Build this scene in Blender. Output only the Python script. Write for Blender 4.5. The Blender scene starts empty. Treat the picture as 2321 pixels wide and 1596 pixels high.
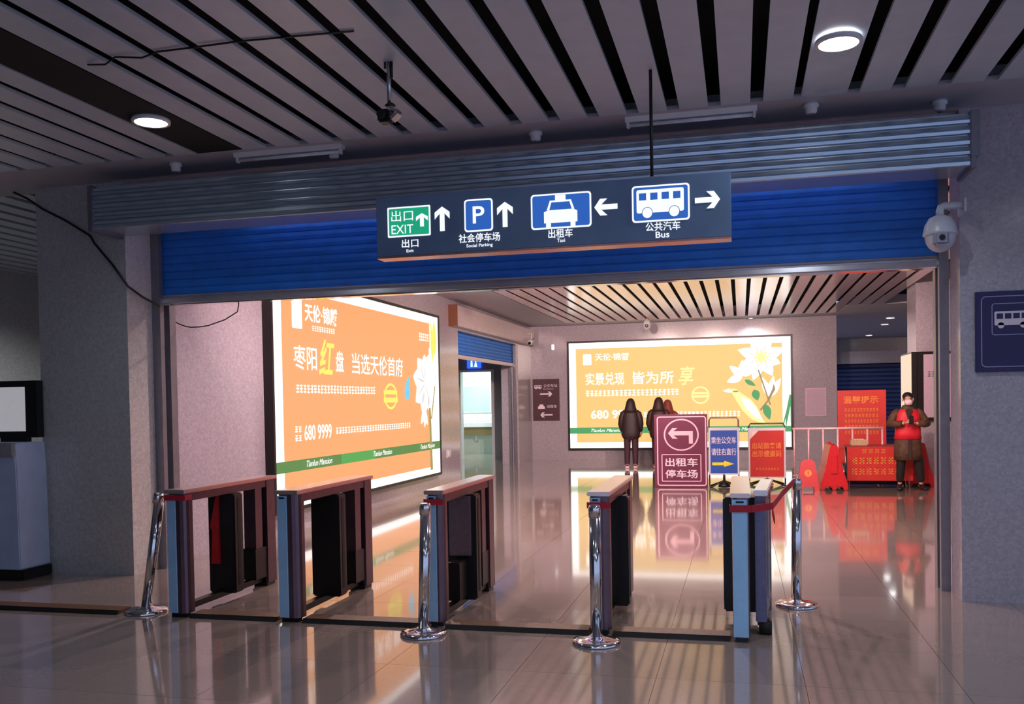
import bpy, bmesh, math, random
from mathutils import Vector, Matrix
random.seed(7)
SC = bpy.context.scene
COL = SC.collection
R = math.radians

# ------------------------------------------------------------------ camera, world, exposure
cam = bpy.data.cameras.new('camera'); co = bpy.data.objects.new('camera', cam); COL.objects.link(co)
YAW, PIT, ROL, F = R(13.717), R(-1.2585), R(-1.025), 2069.0
fw = Vector((-math.sin(YAW)*math.cos(PIT), math.cos(YAW)*math.cos(PIT), math.sin(PIT)))
rt = Vector((math.cos(YAW), math.sin(YAW), 0)); up = rt.cross(fw)
r2 = rt*math.cos(ROL) + up*math.sin(ROL); u2 = up*math.cos(ROL) - rt*math.sin(ROL)
co.matrix_world = Matrix(((r2.x, u2.x, -fw.x, 0), (r2.y, u2.y, -fw.y, 0), (r2.z, u2.z, -fw.z, 1.55), (0, 0, 0, 1)))
cam.sensor_width = 36; cam.lens = F/2321*36
cam.shift_x = (1160.5-1175)/2321; cam.shift_y = (960-798)/2321
cam.clip_start = .05; cam.clip_end = 200
SC.camera = co
w = bpy.data.worlds.new('dusk'); SC.world = w; w.use_nodes = True
w.node_tree.nodes['Background'].inputs[0].default_value = (.42, .50, .78, 1)
w.node_tree.nodes['Background'].inputs[1].default_value = .98
vs = SC.view_settings
vs.view_transform = 'Standard'; vs.look = 'None'; vs.exposure = 0.0; vs.gamma = 1.0; vs.use_curve_mapping = False
POSTER_L, POSTER_B = 1.15, 1.2          # brightness of the two backlit billboards
FRONT_W, HALL_W, SPOT_W = 58.0, 300.0, 1100.0   # lamp watts: outside downlights, then the added hall downlights and spotlights

# ------------------------------------------------------------------ materials
def lin(c):
    return tuple((x/255/12.92 if x/255 <= .04045 else ((x/255+.055)/1.055)**2.4) for x in c)
MATS = {}
def M(name, col, rough=.5, metal=0., var=.10, scale=25, coat=0., ior=1.5, emit=0., stretch=None, bump=0., alpha=1., trans=0.):
    if name in MATS: return MATS[name]
    m = bpy.data.materials.new(name); m.use_nodes = True; MATS[name] = m
    nt = m.node_tree; b = nt.nodes['Principled BSDF']; c = lin(col)
    tc = nt.nodes.new('ShaderNodeTexCoord'); no = nt.nodes.new('ShaderNodeTexNoise')
    no.inputs['Scale'].default_value = scale; no.inputs['Detail'].default_value = 3
    if stretch:
        mp = nt.nodes.new('ShaderNodeMapping'); mp.inputs['Scale'].default_value = stretch
        nt.links.new(tc.outputs['Object'], mp.inputs[0]); nt.links.new(mp.outputs[0], no.inputs[0])
    else: nt.links.new(tc.outputs['Object'], no.inputs[0])
    cr = nt.nodes.new('ShaderNodeValToRGB')
    cr.color_ramp.elements[0].position = .3; cr.color_ramp.elements[1].position = .7
    cr.color_ramp.elements[0].color = tuple(x*(1-var) for x in c)+(1,)
    cr.color_ramp.elements[1].color = tuple(min(1, x*(1+var)) for x in c)+(1,)
    nt.links.new(no.outputs[0], cr.inputs[0])
    b.inputs['Roughness'].default_value = rough; b.inputs['Metallic'].default_value = metal
    b.inputs['IOR'].default_value = ior; b.inputs['Coat Weight'].default_value = coat; b.inputs['Coat Roughness'].default_value = .04
    b.inputs['Alpha'].default_value = alpha; b.inputs['Transmission Weight'].default_value = trans
    if emit:
        b.inputs['Base Color'].default_value = (.02, .02, .02, 1)
        nt.links.new(cr.outputs[0], b.inputs['Emission Color']); b.inputs['Emission Strength'].default_value = emit
    else: nt.links.new(cr.outputs[0], b.inputs['Base Color'])
    if bump:
        bp = nt.nodes.new('ShaderNodeBump'); bp.inputs['Strength'].default_value = bump; bp.inputs['Distance'].default_value = .01
        nt.links.new(no.outputs[0], bp.inputs['Height']); nt.links.new(bp.outputs[0], b.inputs['Normal'])
    return m
def stone(name, col, rough, dark=.72, light=1.25, scale=55, coat=.0, ior=1.5, obj_var=0.):
    """speckled polished granite"""
    if name in MATS: return MATS[name]
    m = bpy.data.materials.new(name); m.use_nodes = True; MATS[name] = m
    nt = m.node_tree; b = nt.nodes['Principled BSDF']; c = lin(col)
    geo = nt.nodes.new('ShaderNodeNewGeometry')
    vo = nt.nodes.new('ShaderNodeTexVoronoi'); vo.inputs['Scale'].default_value = scale
    no = nt.nodes.new('ShaderNodeTexNoise'); no.inputs['Scale'].default_value = scale*.35; no.inputs['Detail'].default_value = 5
    nt.links.new(geo.outputs['Position'], vo.inputs[0]); nt.links.new(geo.outputs['Position'], no.inputs[0])
    mx = nt.nodes.new('ShaderNodeMix'); mx.data_type = 'FLOAT'; mx.inputs[0].default_value = .5
    nt.links.new(vo.outputs['Color'], mx.inputs[2]); nt.links.new(no.outputs[0], mx.inputs[3])
    cr = nt.nodes.new('ShaderNodeValToRGB')
    cr.color_ramp.elements[0].position = .25; cr.color_ramp.elements[1].position = .75
    cr.color_ramp.elements[0].color = tuple(x*dark for x in c)+(1,); cr.color_ramp.elements[1].color = tuple(min(1, x*light) for x in c)+(1,)
    nt.links.new(mx.outputs[0], cr.inputs[0])
    src = cr.outputs[0]
    if obj_var:
        oi = nt.nodes.new('ShaderNodeObjectInfo'); mr = nt.nodes.new('ShaderNodeMapRange')
        mr.inputs[3].default_value = 1-obj_var; mr.inputs[4].default_value = 1+obj_var
        nt.links.new(oi.outputs['Random'], mr.inputs[0])
        mu = nt.nodes.new('ShaderNodeVectorMath'); mu.operation = 'SCALE'
        nt.links.new(src, mu.inputs[0]); nt.links.new(mr.outputs[0], mu.inputs['Scale']); src = mu.outputs[0]
    nt.links.new(src, b.inputs['Base Color'])
    b.inputs['Roughness'].default_value = rough; b.inputs['IOR'].default_value = ior
    b.inputs['Coat Weight'].default_value = coat; b.inputs['Coat Roughness'].default_value = .05
    return m
GRANITE = stone('grey_granite', (168, 160, 170), .15, dark=.84, light=1.14, ior=1.55)
GRANITE_DARK = stone('dark_grey_granite', (178, 178, 178), .16, dark=.84, light=1.14, ior=1.5)
FLOOR = stone('polished_floor_stone', (152, 138, 131), .095, dark=.95, light=1.05, scale=70, coat=.75, ior=1.6, obj_var=.06)
GROUT = M('floor_grout', (92, 80, 76), .35)
SLAT = M('ceiling_aluminium', (186, 194, 210), .32, 0, .04, 8, ior=1.5)
SLAT_IN = M('inner_ceiling_aluminium', (248, 226, 226), .18, .3, .03, 8)
SOFFIT = M('painted_soffit', (176, 172, 184), .6, 0, .05, 6)
VOID = M('ceiling_void_black', (13, 12, 14), .9)
STEEL = M('shutter_galvanised', (186, 202, 216), .27, .75, .10, 6, stretch=(1, 30, 30))
STEEL_D = M('rail_steel', (134, 134, 144), .38, .7, .08, 12)
PINKSTEEL = M('housing_painted_steel', (205, 188, 192), .38, .3, .05, 10)
BLUE = M('shutter_blue_paint', (36, 122, 222), .55, 0, .10, 6)
BRUSH = M('brushed_stainless', (190, 192, 198), .24, 1., .06, 14, stretch=(40, 40, 1))
BRUSH_D = M('dark_stainless', (112, 92, 102), .32, .9, .08, 14)
CHROME = M('chrome', (225, 226, 230), .10, 1., .03, 20)
BLACK = M('black_plastic', (14, 13, 14), .35, 0, .2, 40)
RUBBER = M('black_rubber', (20, 18, 17), .7, 0, .25, 60)
BROWN = M('brown_cover', (98, 70, 46), .55, 0, .25, 30)
WHITE = M('white_plastic', (214, 214, 220), .4, 0, .03, 20)
CAMWHITE = M('camera_housing_white', (190, 192, 204), .35, 0, .04, 20)
GLASS = M('smoked_acrylic', (120, 104, 112), .08, 0, .05, 10, alpha=.55)
REDBELT = M('red_webbing', (176, 24, 46), .6, 0, .15, 80)
REDPL = M('red_plastic', (196, 18, 30), .38, 0, .08, 20)
REDPRINT = M('red_print', (192, 36, 30), .5, 0, .06, 12)
GOLD = M('gold_print', (226, 138, 50), .5)
MAROON = M('maroon_vinyl', (104, 30, 66), .45, 0, .06, 10)
MAROON_D = M('dark_maroon_vinyl', (66, 26, 40), .45, 0, .06, 10)
PRINTW = M('white_print', (226, 214, 226), .5, 0, .02)
PRINTPINK = M('pink_white_print', (238, 196, 212), .5, 0, .02)
SIGNBLUE = M('blue_print', (34, 80, 172), .45, 0, .04)
NAVY = M('navy_vinyl', (34, 28, 84), .4, 0, .08, 12)
NAVYPRINT = M('lilac_print', (150, 146, 190), .5)
YELLOW = M('yellow_print', (232, 220, 40), .5)
FRAMEBLK = M('black_frame', (22, 16, 20), .35, .2, .1)
PAPER = M('paper_notice', (196, 172, 190), .7, 0, .04)
# light-giving materials
def E_(name, col, s): return M(name, col, .5, emit=s, var=.02)
DISC = E_('downlight_glow', (255, 255, 255), 14)
L_WHITE = E_('poster_white_left', (255, 246, 244), 1.35*POSTER_L)
L_ORANGE = E_('poster_orange_left', (246, 166, 106), .92*POSTER_L)
L_YEL = E_('poster_yellow_left', (240, 226, 100), 1.0*POSTER_L)
L_GREEN = E_('poster_green_left', (74, 126, 62), 1.0*POSTER_L)
L_STEM = E_('poster_stem_left', (150, 140, 84), 1.0*POSTER_L)
L_BLUE = E_('poster_butterfly_blue', (110, 196, 226), 1.0*POSTER_L)
L_GREY = E_('poster_shadow_left', (190, 186, 180), 1.0*POSTER_L)
B_WHITE = E_('poster_white_back', (255, 247, 240), 1.5*POSTER_B)
B_ORANGE = E_('poster_orange_back', (246, 200, 118), .86*POSTER_B)
B_YEL = E_('poster_yellow_back', (232, 240, 150), 1.0*POSTER_B)
B_GREEN = E_('poster_green_back', (56, 146, 86), 1.0*POSTER_B)
B_STEM = E_('poster_stem_back', (150, 128, 96), 1.0*POSTER_B)
B_GREY = E_('poster_shadow_back', (206, 196, 190), 1.0*POSTER_B)
S_WHITE = E_('sign_white_glow', (246, 250, 255), 1.05)
S_GREEN = E_('sign_green_glow', (24, 166, 124), .95)
S_BLUE = E_('sign_blue_glow', (44, 98, 190), .95)
CREAM = E_('lightbox_cream', (250, 214, 186), 1.0)
ROOMGLOW = E_('restroom_light', (214, 240, 230), 3)
WCBLUE = E_('restroom_sign_blue', (40, 90, 255), 1.6)
WCWHITE = E_('restroom_sign_white', (200, 240, 255), 1.6)

# ------------------------------------------------------------------ builders
def woff(p):
    v = Vector((0, 0, 0))
    while p is not None: v = v + p.location; p = p.parent
    return v
def tag(o, label=None, cat=None, group=None, kind=None):
    if label: o['label'] = label
    if cat: o['category'] = cat
    if group: o['group'] = group
    if kind: o['kind'] = kind
    return o
def thing(name, label, cat, loc=(0, 0, 0), group=None):
    o = bpy.data.objects.new(name, None); COL.objects.link(o); o.location = loc; o.empty_display_size = .1
    return tag(o, label, cat, group)
class G:
    """collects shapes (world coordinates) and links them as ONE mesh object"""
    def __init__(s): s.v = []; s.f = []; s.s = []
    def add(s, vs, fs, sm=False):
        n = len(s.v); s.v += [tuple(p) for p in vs]; s.f += [tuple(i+n for i in f) for f in fs]; s.s += [sm]*len(fs); return s
    def box(s, x0, x1, y0, y1, z0, z1):
        return s.add([(x0, y0, z0), (x1, y0, z0), (x1, y1, z0), (x0, y1, z0), (x0, y0, z1), (x1, y0, z1), (x1, y1, z1), (x0, y1, z1)],
                     [(3, 2, 1, 0), (4, 5, 6, 7), (0, 1, 5, 4), (1, 2, 6, 5), (2, 3, 7, 6), (3, 0, 4, 7)])
    def prism(s, prof, ax, a0, a1):
        """2-D profile swept along axis ax; the profile gives the two other axes in x,y,z order"""
        def P(p, a): q = list(p); q.insert(ax, a); return q
        n = len(prof); vs = [P(p, a0) for p in prof]+[P(p, a1) for p in prof]
        fs = [(i, (i+1) % n, n+(i+1) % n, n+i) for i in range(n)]+[tuple(range(n-1, -1, -1)), tuple(range(n, 2*n))]
        return s.add(vs, fs)
    def tube(s, path, r, n=8, caps=True):
        path = [Vector(p) for p in path]; rs = r if isinstance(r, (list, tuple)) else [r]*len(path)
        vs = []; u = None
        for i, p in enumerate(path):
            t = (path[min(i+1, len(path)-1)]-path[max(i-1, 0)]).normalized()
            if u is None: u = t.orthogonal().normalized()
            u = (u-t*u.dot(t)).normalized(); v = t.cross(u)
            vs += [p+(u*math.cos(2*math.pi*k/n)+v*math.sin(2*math.pi*k/n))*rs[i] for k in range(n)]
        fs = [(i*n+k, i*n+(k+1) % n, (i+1)*n+(k+1) % n, (i+1)*n+k) for i in range(len(path)-1) for k in range(n)]
        s.add(vs, fs, True)
        if caps:
            m = len(s.v)-len(vs); s.f += [tuple(m+k for k in range(n-1, -1, -1)), tuple(m+len(vs)-n+k for k in range(n))]; s.s += [False]*2
        return s
    def lathe(s, prof, c=(0, 0, 0), n=28, sm=True, caps=True):
        vs = [(c[0]+r*math.cos(2*math.pi*k/n), c[1]+r*math.sin(2*math.pi*k/n), c[2]+z) for r, z in prof for k in range(n)]
        fs = [(i*n+k, i*n+(k+1) % n, (i+1)*n+(k+1) % n, (i+1)*n+k) for i in range(len(prof)-1) for k in range(n)]
        s.add(vs, fs, sm); m = len(s.v)-len(vs)
        if not caps: return s
        s.f += [tuple(m+k for k in range(n-1, -1, -1)), tuple(m+len(vs)-n+k for k in range(n))]; s.s += [False]*2
        return s
    def ball(s, c, rx, ry, rz, n=14, m=9, z0=-1., z1=1.):
        prof = []
        for i in range(m+1):
            a = math.asin(max(-1, min(1, z0)))+(math.asin(z1)-math.asin(z0))*i/m
            prof.append((max(math.cos(a), .01), math.sin(a)))
        b = len(s.v); s.lathe(prof, n=n)
        for i in range(b, len(s.v)):
            x, y, z = s.v[i]; s.v[i] = (c[0]+x*rx, c[1]+y*ry, c[2]+z*rz)
        return s
    def loft(s, rings, n=22, pw=2.4):
        """closed body through elliptical rings (z, cx, cy, rx, ry)"""
        vs = []
        for z, cx, cy, rx, ry in rings:
            for k in range(n):
                a = 2*math.pi*k/n; c, q = math.cos(a), math.sin(a)
                vs.append((cx+rx*math.copysign(abs(c)**(2/pw), c), cy+ry*math.copysign(abs(q)**(2/pw), q), z))
        fs = [(i*n+k, i*n+(k+1) % n, (i+1)*n+(k+1) % n, (i+1)*n+k) for i in range(len(rings)-1) for k in range(n)]
        fs += [tuple(range(n-1, -1, -1)), tuple((len(rings)-1)*n+k for k in range(n))]
        return s.add(vs, fs, True)
    def build(s, name, mat, parent=None, bev=0., loc=None, kind=None):
        o_ = woff(parent)
        if parent is None:
            xs, ys, zs = zip(*s.v); o_ = Vector(loc) if loc else Vector(((min(xs)+max(xs))/2, (min(ys)+max(ys))/2, min(zs)))
        me = bpy.data.meshes.new(name)
        me.from_pydata([(x-o_.x, y-o_.y, z-o_.z) for x, y, z in s.v], [], s.f)
        me.polygons.foreach_set('use_smooth', s.s)
        if bev:
            bm = bmesh.new(); bm.from_mesh(me)
            es = [e for e in bm.edges if len(e.link_faces) == 2 and e.calc_face_angle(0) > .6]
            bmesh.ops.bevel(bm, geom=es, offset=bev, segments=2, affect='EDGES', clamp_overlap=True)
            bm.to_mesh(me); bm.free()
        me.materials.append(mat)
        ob = bpy.data.objects.new(name, me); COL.objects.link(ob)
        if parent: ob.parent = parent
        else: ob.location = o_
        if kind: ob['kind'] = kind
        return ob
def box(name, mat, parent, x0, x1, y0, y1, z0, z1, bev=0., kind=None): return G().box(x0, x1, y0, y1, z0, z1).build(name, mat, parent, bev, kind=kind)
def dup(root, loc=None, label=None, parent=None):
    c = root.copy(); COL.objects.link(c)
    if parent: c.parent = parent
    if loc: c.location = loc
    if label: c['label'] = label
    for ch in root.children: dup(ch, None, None, c)
    return c
# flat prints: shapes in the plane o + u*a + v*b
X_, Y_, Z_ = Vector((1, 0, 0)), Vector((0, 1, 0)), Vector((0, 0, 1))
def rect(a0, b0, a1, b1): return [(a0, b0), (a1, b0), (a1, b1), (a0, b1)]
def rrect(a0, b0, a1, b1, r, n=5):
    p = []
    for cx, cy, s in ((a1-r, b1-r, 0), (a0+r, b1-r, 90), (a0+r, b0+r, 180), (a1-r, b0+r, 270)):
        p += [(cx+r*math.cos(R(s+90*i/n)), cy+r*math.sin(R(s+90*i/n))) for i in range(n+1)]
    return p
def ell(a, b, ra, rb, n=28): return [(a+ra*math.cos(2*math.pi*i/n), b+rb*math.sin(2*math.pi*i/n)) for i in range(n)]
def petal(a, b, ang, L, W, n=8):
    c, s = math.cos(R(ang)), math.sin(R(ang)); up_, dn = [], []
    for i in range(n+1):
        t = i/n; h = W/2*math.sin(math.pi*t**.8)**.9 if 0 < t < 1 else 0
        up_.append((t*L, h)); dn.append((t*L, -h))
    return [(a+x*c-y*s, b+x*s+y*c) for x, y in dn+up_[-2:0:-1]]
def arrow(a0, b0, a1, b1, th, head, wing):
    """block arrow from tail to tip with swept-back wings"""
    d = Vector((a1-a0, b1-b0)); L = d.length; d /= L; n = Vector((-d.y, d.x))
    prof = [(0, th/2), (L-head*.55, th/2), (L-head, wing/2), (L-head*.45, wing/2), (L, 0), (L-head*.45, -wing/2), (L-head, -wing/2), (L-head*.55, -th/2), (0, -th/2)]
    return [(a0+d.x*x+n.x*y, b0+d.y*x+n.y*y) for x, y in prof]
def flat(name, mat, parent, o, u, v, polys, rings=(), label=None):
    g = G(); o = Vector(o)
    for p in polys:
        g.add([o+u*a+v*b for a, b in p], [tuple(range(len(p)))])
    for po, pi in rings:
        n = len(po); g.add([o+u*a+v*b for a, b in po]+[o+u*a+v*b for a, b in pi], [(i, (i+1) % n, n+(i+1) % n, n+i) for i in range(n)])
    ob = g.build(name, mat, parent)
    if label: ob['label'] = label
    return ob
def ring(name, mat, parent, o, u, v, a0, b0, a1, b1, r, t):
    return flat(name, mat, parent, o, u, v, [], [(rrect(a0, b0, a1, b1, r), rrect(a0+t, b0+t, a1-t, b1-t, max(r-t, .002)))])
def text(s, name, mat, parent, o, u, v, a0, b0, a1, b1, bold=.0, shear=0.):
    """lettering filling the rectangle a0..a1, b0..b1 of the plane"""
    cu = bpy.data.curves.new('t', 'FONT'); cu.body = s; cu.offset = bold; cu.shear = shear; cu.resolution_u = 3
    to = bpy.data.objects.new('t', cu); COL.objects.link(to)
    dg = bpy.context.evaluated_depsgraph_get(); dg.update(); me = to.evaluated_get(dg).to_mesh()
    vs = [v_.co.copy() for v_ in me.vertices]; fs = [tuple(p.vertices) for p in me.polygons]
    to.evaluated_get(dg).to_mesh_clear(); bpy.data.objects.remove(to); bpy.data.curves.remove(cu)
    x0, x1 = min(p.x for p in vs), max(p.x for p in vs); y0, y1 = min(p.y for p in vs), max(p.y for p in vs)
    o = Vector(o); g = G()
    g.add([o+u*(a0+(p.x-x0)/(x1-x0)*(a1-a0))+v*(b0+(p.y-y0)/(y1-y0)*(b1-b0)) for p in vs], fs)
    return g.build(name, mat, parent)
def scribble(name, mat, parent, o, u, v, a0, b0, a1, b1, n, gap=.25):
    """a line of print too small to read: n little blocks of strokes"""
    rnd = random.Random(int(abs(a0*1000+b0*77))); p = []; w_ = (a1-a0)/n; h = b1-b0
    for i in range(n):
        x = a0+i*w_; x2 = x+w_*(1-gap)
        for k in range(3):
            y = b0+h*(k*.38+rnd.uniform(0, .08)); p.append(rect(x+rnd.uniform(0, .2)*w_, y, x2, y+h*.17))
        xm = x+(x2-x)*rnd.uniform(.3, .6); p.append(rect(xm, b0, xm+w_*.14, b1))
    ob = flat(name, mat, parent, o, u, v, p); ob['kind'] = 'stuff'; return ob

# ------------------------------------------------------------------ the setting: floor
fl = box('floor', GROUT, None, -11, 8, -4, 35, -.2, -.012, kind='structure')
tm = None
for i in range(12):
    for j in range(24):
        x, y = -6.88+.8*i, 4.3+.8*j
        if tm is None:
            t0 = G().box(-.3985, .3985, -.3985, .3985, -.012, 0).build('tile', FLOOR, None, loc=(0, 0, 0)); t0.data.name = 'tile'
            tm = t0; t = t0
        else:
            t = tm.copy(); COL.objects.link(t)
        t.parent = fl; t.location = Vector((x+.4, y+.4, 0))-fl.location
g = G()
for (x0, x1, y0, y1) in ((-11, -6.882, -4, 35), (2.722, 8, -4, 35), (-6.88, 2.72, -4, 4.298), (-6.88, 2.72, 23.502, 35)):
    g.box(x0, x1, y0, y1, -.012, 0)
g.build('floor_slab', FLOOR, fl)

# ------------------------------------------------------------------ ceilings with open slats
ZF = 3.68
cf = box('ceiling', VOID, None, -11, 8, -4, 7.6, 3.98, 4.1, kind='structure')
sl = [(-3.95+.295*i, -3.745+.295*i) for i in range(15)]+[(.83+.295*i, 1.035+.295*i) for i in range(12)]
sl += [(-4.595-.295*i, -4.39-.295*i) for i in range(15)]
for a, b in sl:
    G().prism([(a, ZF+.024), (a, ZF), (b, ZF), (b, ZF+.024), (b-.006, ZF+.024), (b-.006, ZF+.006), (a+.006, ZF+.006), (a+.006, ZF+.024)], 1, -3.5, 6.82).build('slat', SLAT, cf)
G().box(.44, .75, -3.5, 6.82, ZF+.012, ZF+.03).build('lamp_panel', SLAT, cf)
G().box(-4.37, -3.97, -3.5, 6.82, ZF+.002, ZF+.02).build('dark_panel', VOID, cf)
G().box(-11, 8, 6.82, 7.6, ZF, ZF+.03).build('soffit', SOFFIT, cf)
cl = box('ceiling', VOID, None, -11, -6.4, 7.6, 15, 3.98, 4.1, kind='structure')
for i in range(8, 22):
    a, b = -4.595-.295*i, -4.39-.295*i
    if b < -6.5: G().prism([(a, ZF+.024), (a, ZF), (b, ZF), (b, ZF+.024)], 1, 7.6, 14.6).build('slat', SLAT, cl)
ZI = 3.62
ci = box('ceiling', VOID, None, -6.4, 8, 7.6, 24.3, 3.98, 4.1, kind='structure')
for i in range(28):
    c = -4.295+.27*i
    G().prism([(c-.1, ZI+.02), (c-.1, ZI), (c+.1, ZI), (c+.1, ZI+.02)], 1, 8.3, 23.4 if c < 2.2 else 21.7).build('slat', SLAT_IN, ci)
G().box(-6.4, -4.43, 7.6, 24.3, ZI, ZI+.03).build('soffit', SOFFIT, ci)
G().box(-4.43, 8, 7.6, 8.3, ZI, ZI+.03).build('soffit', SOFFIT, ci)
G().box(-4.43, 2.3, 23.4, 24.3, ZI, ZI+.03).build('soffit', SOFFIT, ci)
cb = box('ceiling', SOFFIT, None, 2.3, 8, 21.72, 35, ZI, ZI+.2, kind='structure')
box('ceiling', SOFFIT, None, -11, -6.0, 15, 29, 3.3, 3.5, kind='structure')

# ------------------------------------------------------------------ walls
def wall(name, *b, mat=GRANITE): return box(name, mat, None, *b, kind='structure')
wall('wall_front_left', -6.52, -5.55, 7.43, 7.80, 0, 3.98, mat=GRANITE_DARK)
wall('wall_front_right', 1.60, 8.0, 7.43, 7.76, 0, 3.98)
wall('wall_front_top', -5.55, 1.60, 7.50, 7.72, 3.42, 3.98, mat=GRANITE_DARK)
wall('wall_left', -6.40, -5.55, 7.80, 17.70, 0, 3.98)
wall('wall_left_jamb', -6.0, -5.55, 22.8, 24.3, 0, 3.62)
wall('wall_left_lintel', -6.0, -5.55, 17.70, 22.8, 3.05, 3.62)
wall('wall_back', -6.0, 2.36, 24.3, 24.7, 0, 3.98)
wr = wall('wall_right_column', 3.13, 4.4, 18.0, 18.9, 0, 3.98)
wall('wall_right', 4.4, 4.7, 7.76, 18.9, 0, 3.98)
wall('wall_right_far', 6.0, 6.3, 18.9, 35, 0, 3.98)
wall('wall_far', 2.0, 8.0, 34.2, 34.5, 0, 3.9, mat=GRANITE_DARK)
wall('wall_rear_light_block', -11, -3.5, -4.3, -4, 0, 3.98, mat=GRANITE_DARK)  # unseen wall added so that daylight enters only from the right rear
wall('wall_left_outer', -11.0, -10.7, -4, 29, 0, 3.98, mat=GRANITE_DARK)
wall('wall_corridor_end', -10.7, -6.4, 14.6, 14.9, 0, 3.98, mat=GRANITE_DARK)
# restroom front wall with its doorway, and the room behind
WCW = M('restroom_tile', (206, 222, 214), .3, 0, .03, 8)
PLASTER = M('grey_plaster', (128, 128, 132), .6, 0, .05)
g = G(); g.box(-10.7, -7.76, 24.8, 25.0, 0, 3.4); g.box(-6.78, -6.0, 24.8, 25.0, 0, 3.4); g.box(-7.76, -6.78, 24.8, 25.0, 2.5, 3.4)
g.build('wall_restroom_front', PLASTER, None, kind='structure')
g = G(); g.box(-7.80, -7.72, 24.78, 25.02, 0, 2.52); g.box(-6.82, -6.74, 24.78, 25.02, 0, 2.52); g.box(-7.72, -6.82, 24.78, 25.02, 2.46, 2.52)
g.build('door_1', WHITE, None, kind='structure')
g = G(); g.box(-9.6, -6.2, 27.6, 27.8, 0, 3.0); g.box(-9.8, -9.6, 25.0, 27.8, 0, 3.0); g.box(-6.2, -6.0, 25.0, 27.8, 0, 3.0)
g.build('wall_restroom', WCW, None, kind='structure')
wc_ceiling = box('ceiling', WCW, None, -9.8, -6.0, 25.0, 27.8, 3.0, 3.1, kind='structure')

# ------------------------------------------------------------------ roller shutters
def shutter_main():
    t = thing('roller_shutter', 'wide blue roller shutter half lowered over the turnstile entrance with ribbed steel housing', 'roller shutter', (-2.0, 7.4, 2.56))
    hs = G().box(-5.55, 1.58, 7.03, 7.42, 3.17, 3.53).build('housing', STEEL, t)
    zs = [3.516, 3.447, 3.374, 3.298, 3.229, 3.152]
    for a, b in zip(zs[1:], zs[:-1]):
        a += .008; b -= .001; m = (a+b)/2
        G().prism([(7.03, a), (7.005, a+.004), (7.0, m-.006), (7.012, m), (7.0, m+.006), (7.005, b-.004), (7.03, b)], 0, -5.55, 1.58).build('housing_strip', STEEL, hs)
    G().box(1.58, 1.645, 6.99, 7.42, 3.22, 3.545).box(1.58, 1.62, 6.99, 7.42, 3.14, 3.22).build('end_plate', STEEL_D, t, .006)
    G().box(-5.60, -5.55, 6.99, 7.42, 3.14, 3.545).build('end_plate', STEEL_D, t, .006)
    cu = G().box(-5.53, 1.56, 7.895, 7.905, 2.66, 3.45).build('curtain', BLUE, t)
    for i in range(10):
        z = 2.665+.077*i
        G().prism([(7.895, z), (7.886, z+.006), (7.882, z+.035), (7.886, z+.068), (7.895, z+.074)], 0, -5.53, 1.56).build('shutter_slat', BLUE, cu)
    G().prism([(7.95, 2.575), (7.95, 2.665), (7.86, 2.665), (7.852, 2.650), (7.862, 2.640), (7.862, 2.628), (7.842, 2.622), (7.838, 2.585), (7.845, 2.575)], 0, -5.535, 1.56).build('bottom_bar', M('bar_aluminium', (188, 186, 194), .25, .55, .05, 12), t)
    G().box(-5.535, 1.56, 7.845, 7.95, 2.566, 2.5745).build('bottom_seal', M('polished_aluminium', (226, 218, 216), .12, .95), t)
    for s, x0, x1 in ((-1, -5.55, -5.46), (1, 1.53, 1.60)):
        g = G(); g.box(x0, x1, 7.80, 7.86, 0, 3.42); g.box(x0, x1, 7.95, 8.05, 0, 3.42)
        xa, xb = (x0, x0+.03) if s < 0 else (x1-.03, x1)
        g.box(xa, xb, 7.86, 7.95, 0, 3.42)
        g.build('guide_rail', STEEL_D, t)
    return t
shutter_main()
def shutter_left():
    t = thing('roller_shutter', 'blue roller shutter with pale pink housing over the restroom corridor opening', 'roller shutter', (-5.5, 20.3, 2.5))
    hs = G().prism([(-5.55, 3.10), (-5.41, 3.10), (-5.38, 3.14), (-5.38, 3.50), (-5.55, 3.50)], 1, 17.15, 24.0).build('housing', PINKSTEEL, t)
    for i in range(14):
        G().ball((-5.378, 17.6+.22*i, 3.13), .012, .02, .012, 8, 4).build('rivet', PINKSTEEL, hs)
    G().box(-5.55, -5.375, 17.10, 17.15, 3.09, 3.51).build('end_plate', M('rust_brown_steel', (112, 66, 46), .5, .2), t)
    cu = G().box(-5.70, -5.69, 17.70, 22.80, 2.58, 3.06).build('curtain', BLUE, t)
    for i in range(6):
        z = 2.59+.077*i
        G().prism([(-5.69, z), (-5.675, z+.015), (-5.672, z+.036), (-5.675, z+.058), (-5.69, z+.07)], 1, 17.70, 22.80).build('shutter_slat', BLUE, cu)
    G().box(-5.72, -5.66, 17.70, 22.80, 2.50, 2.58).build('bottom_bar', PINKSTEEL, t, .01)
    for y0, y1 in ((17.70, 17.76), (22.70, 22.80)):
        G().box(-5.78, -5.72, y0, y1, 0, 3.05).box(-5.66, -5.60, y0, y1, 0, 3.05).build('guide_rail', STEEL_D, t)
shutter_left()
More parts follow.
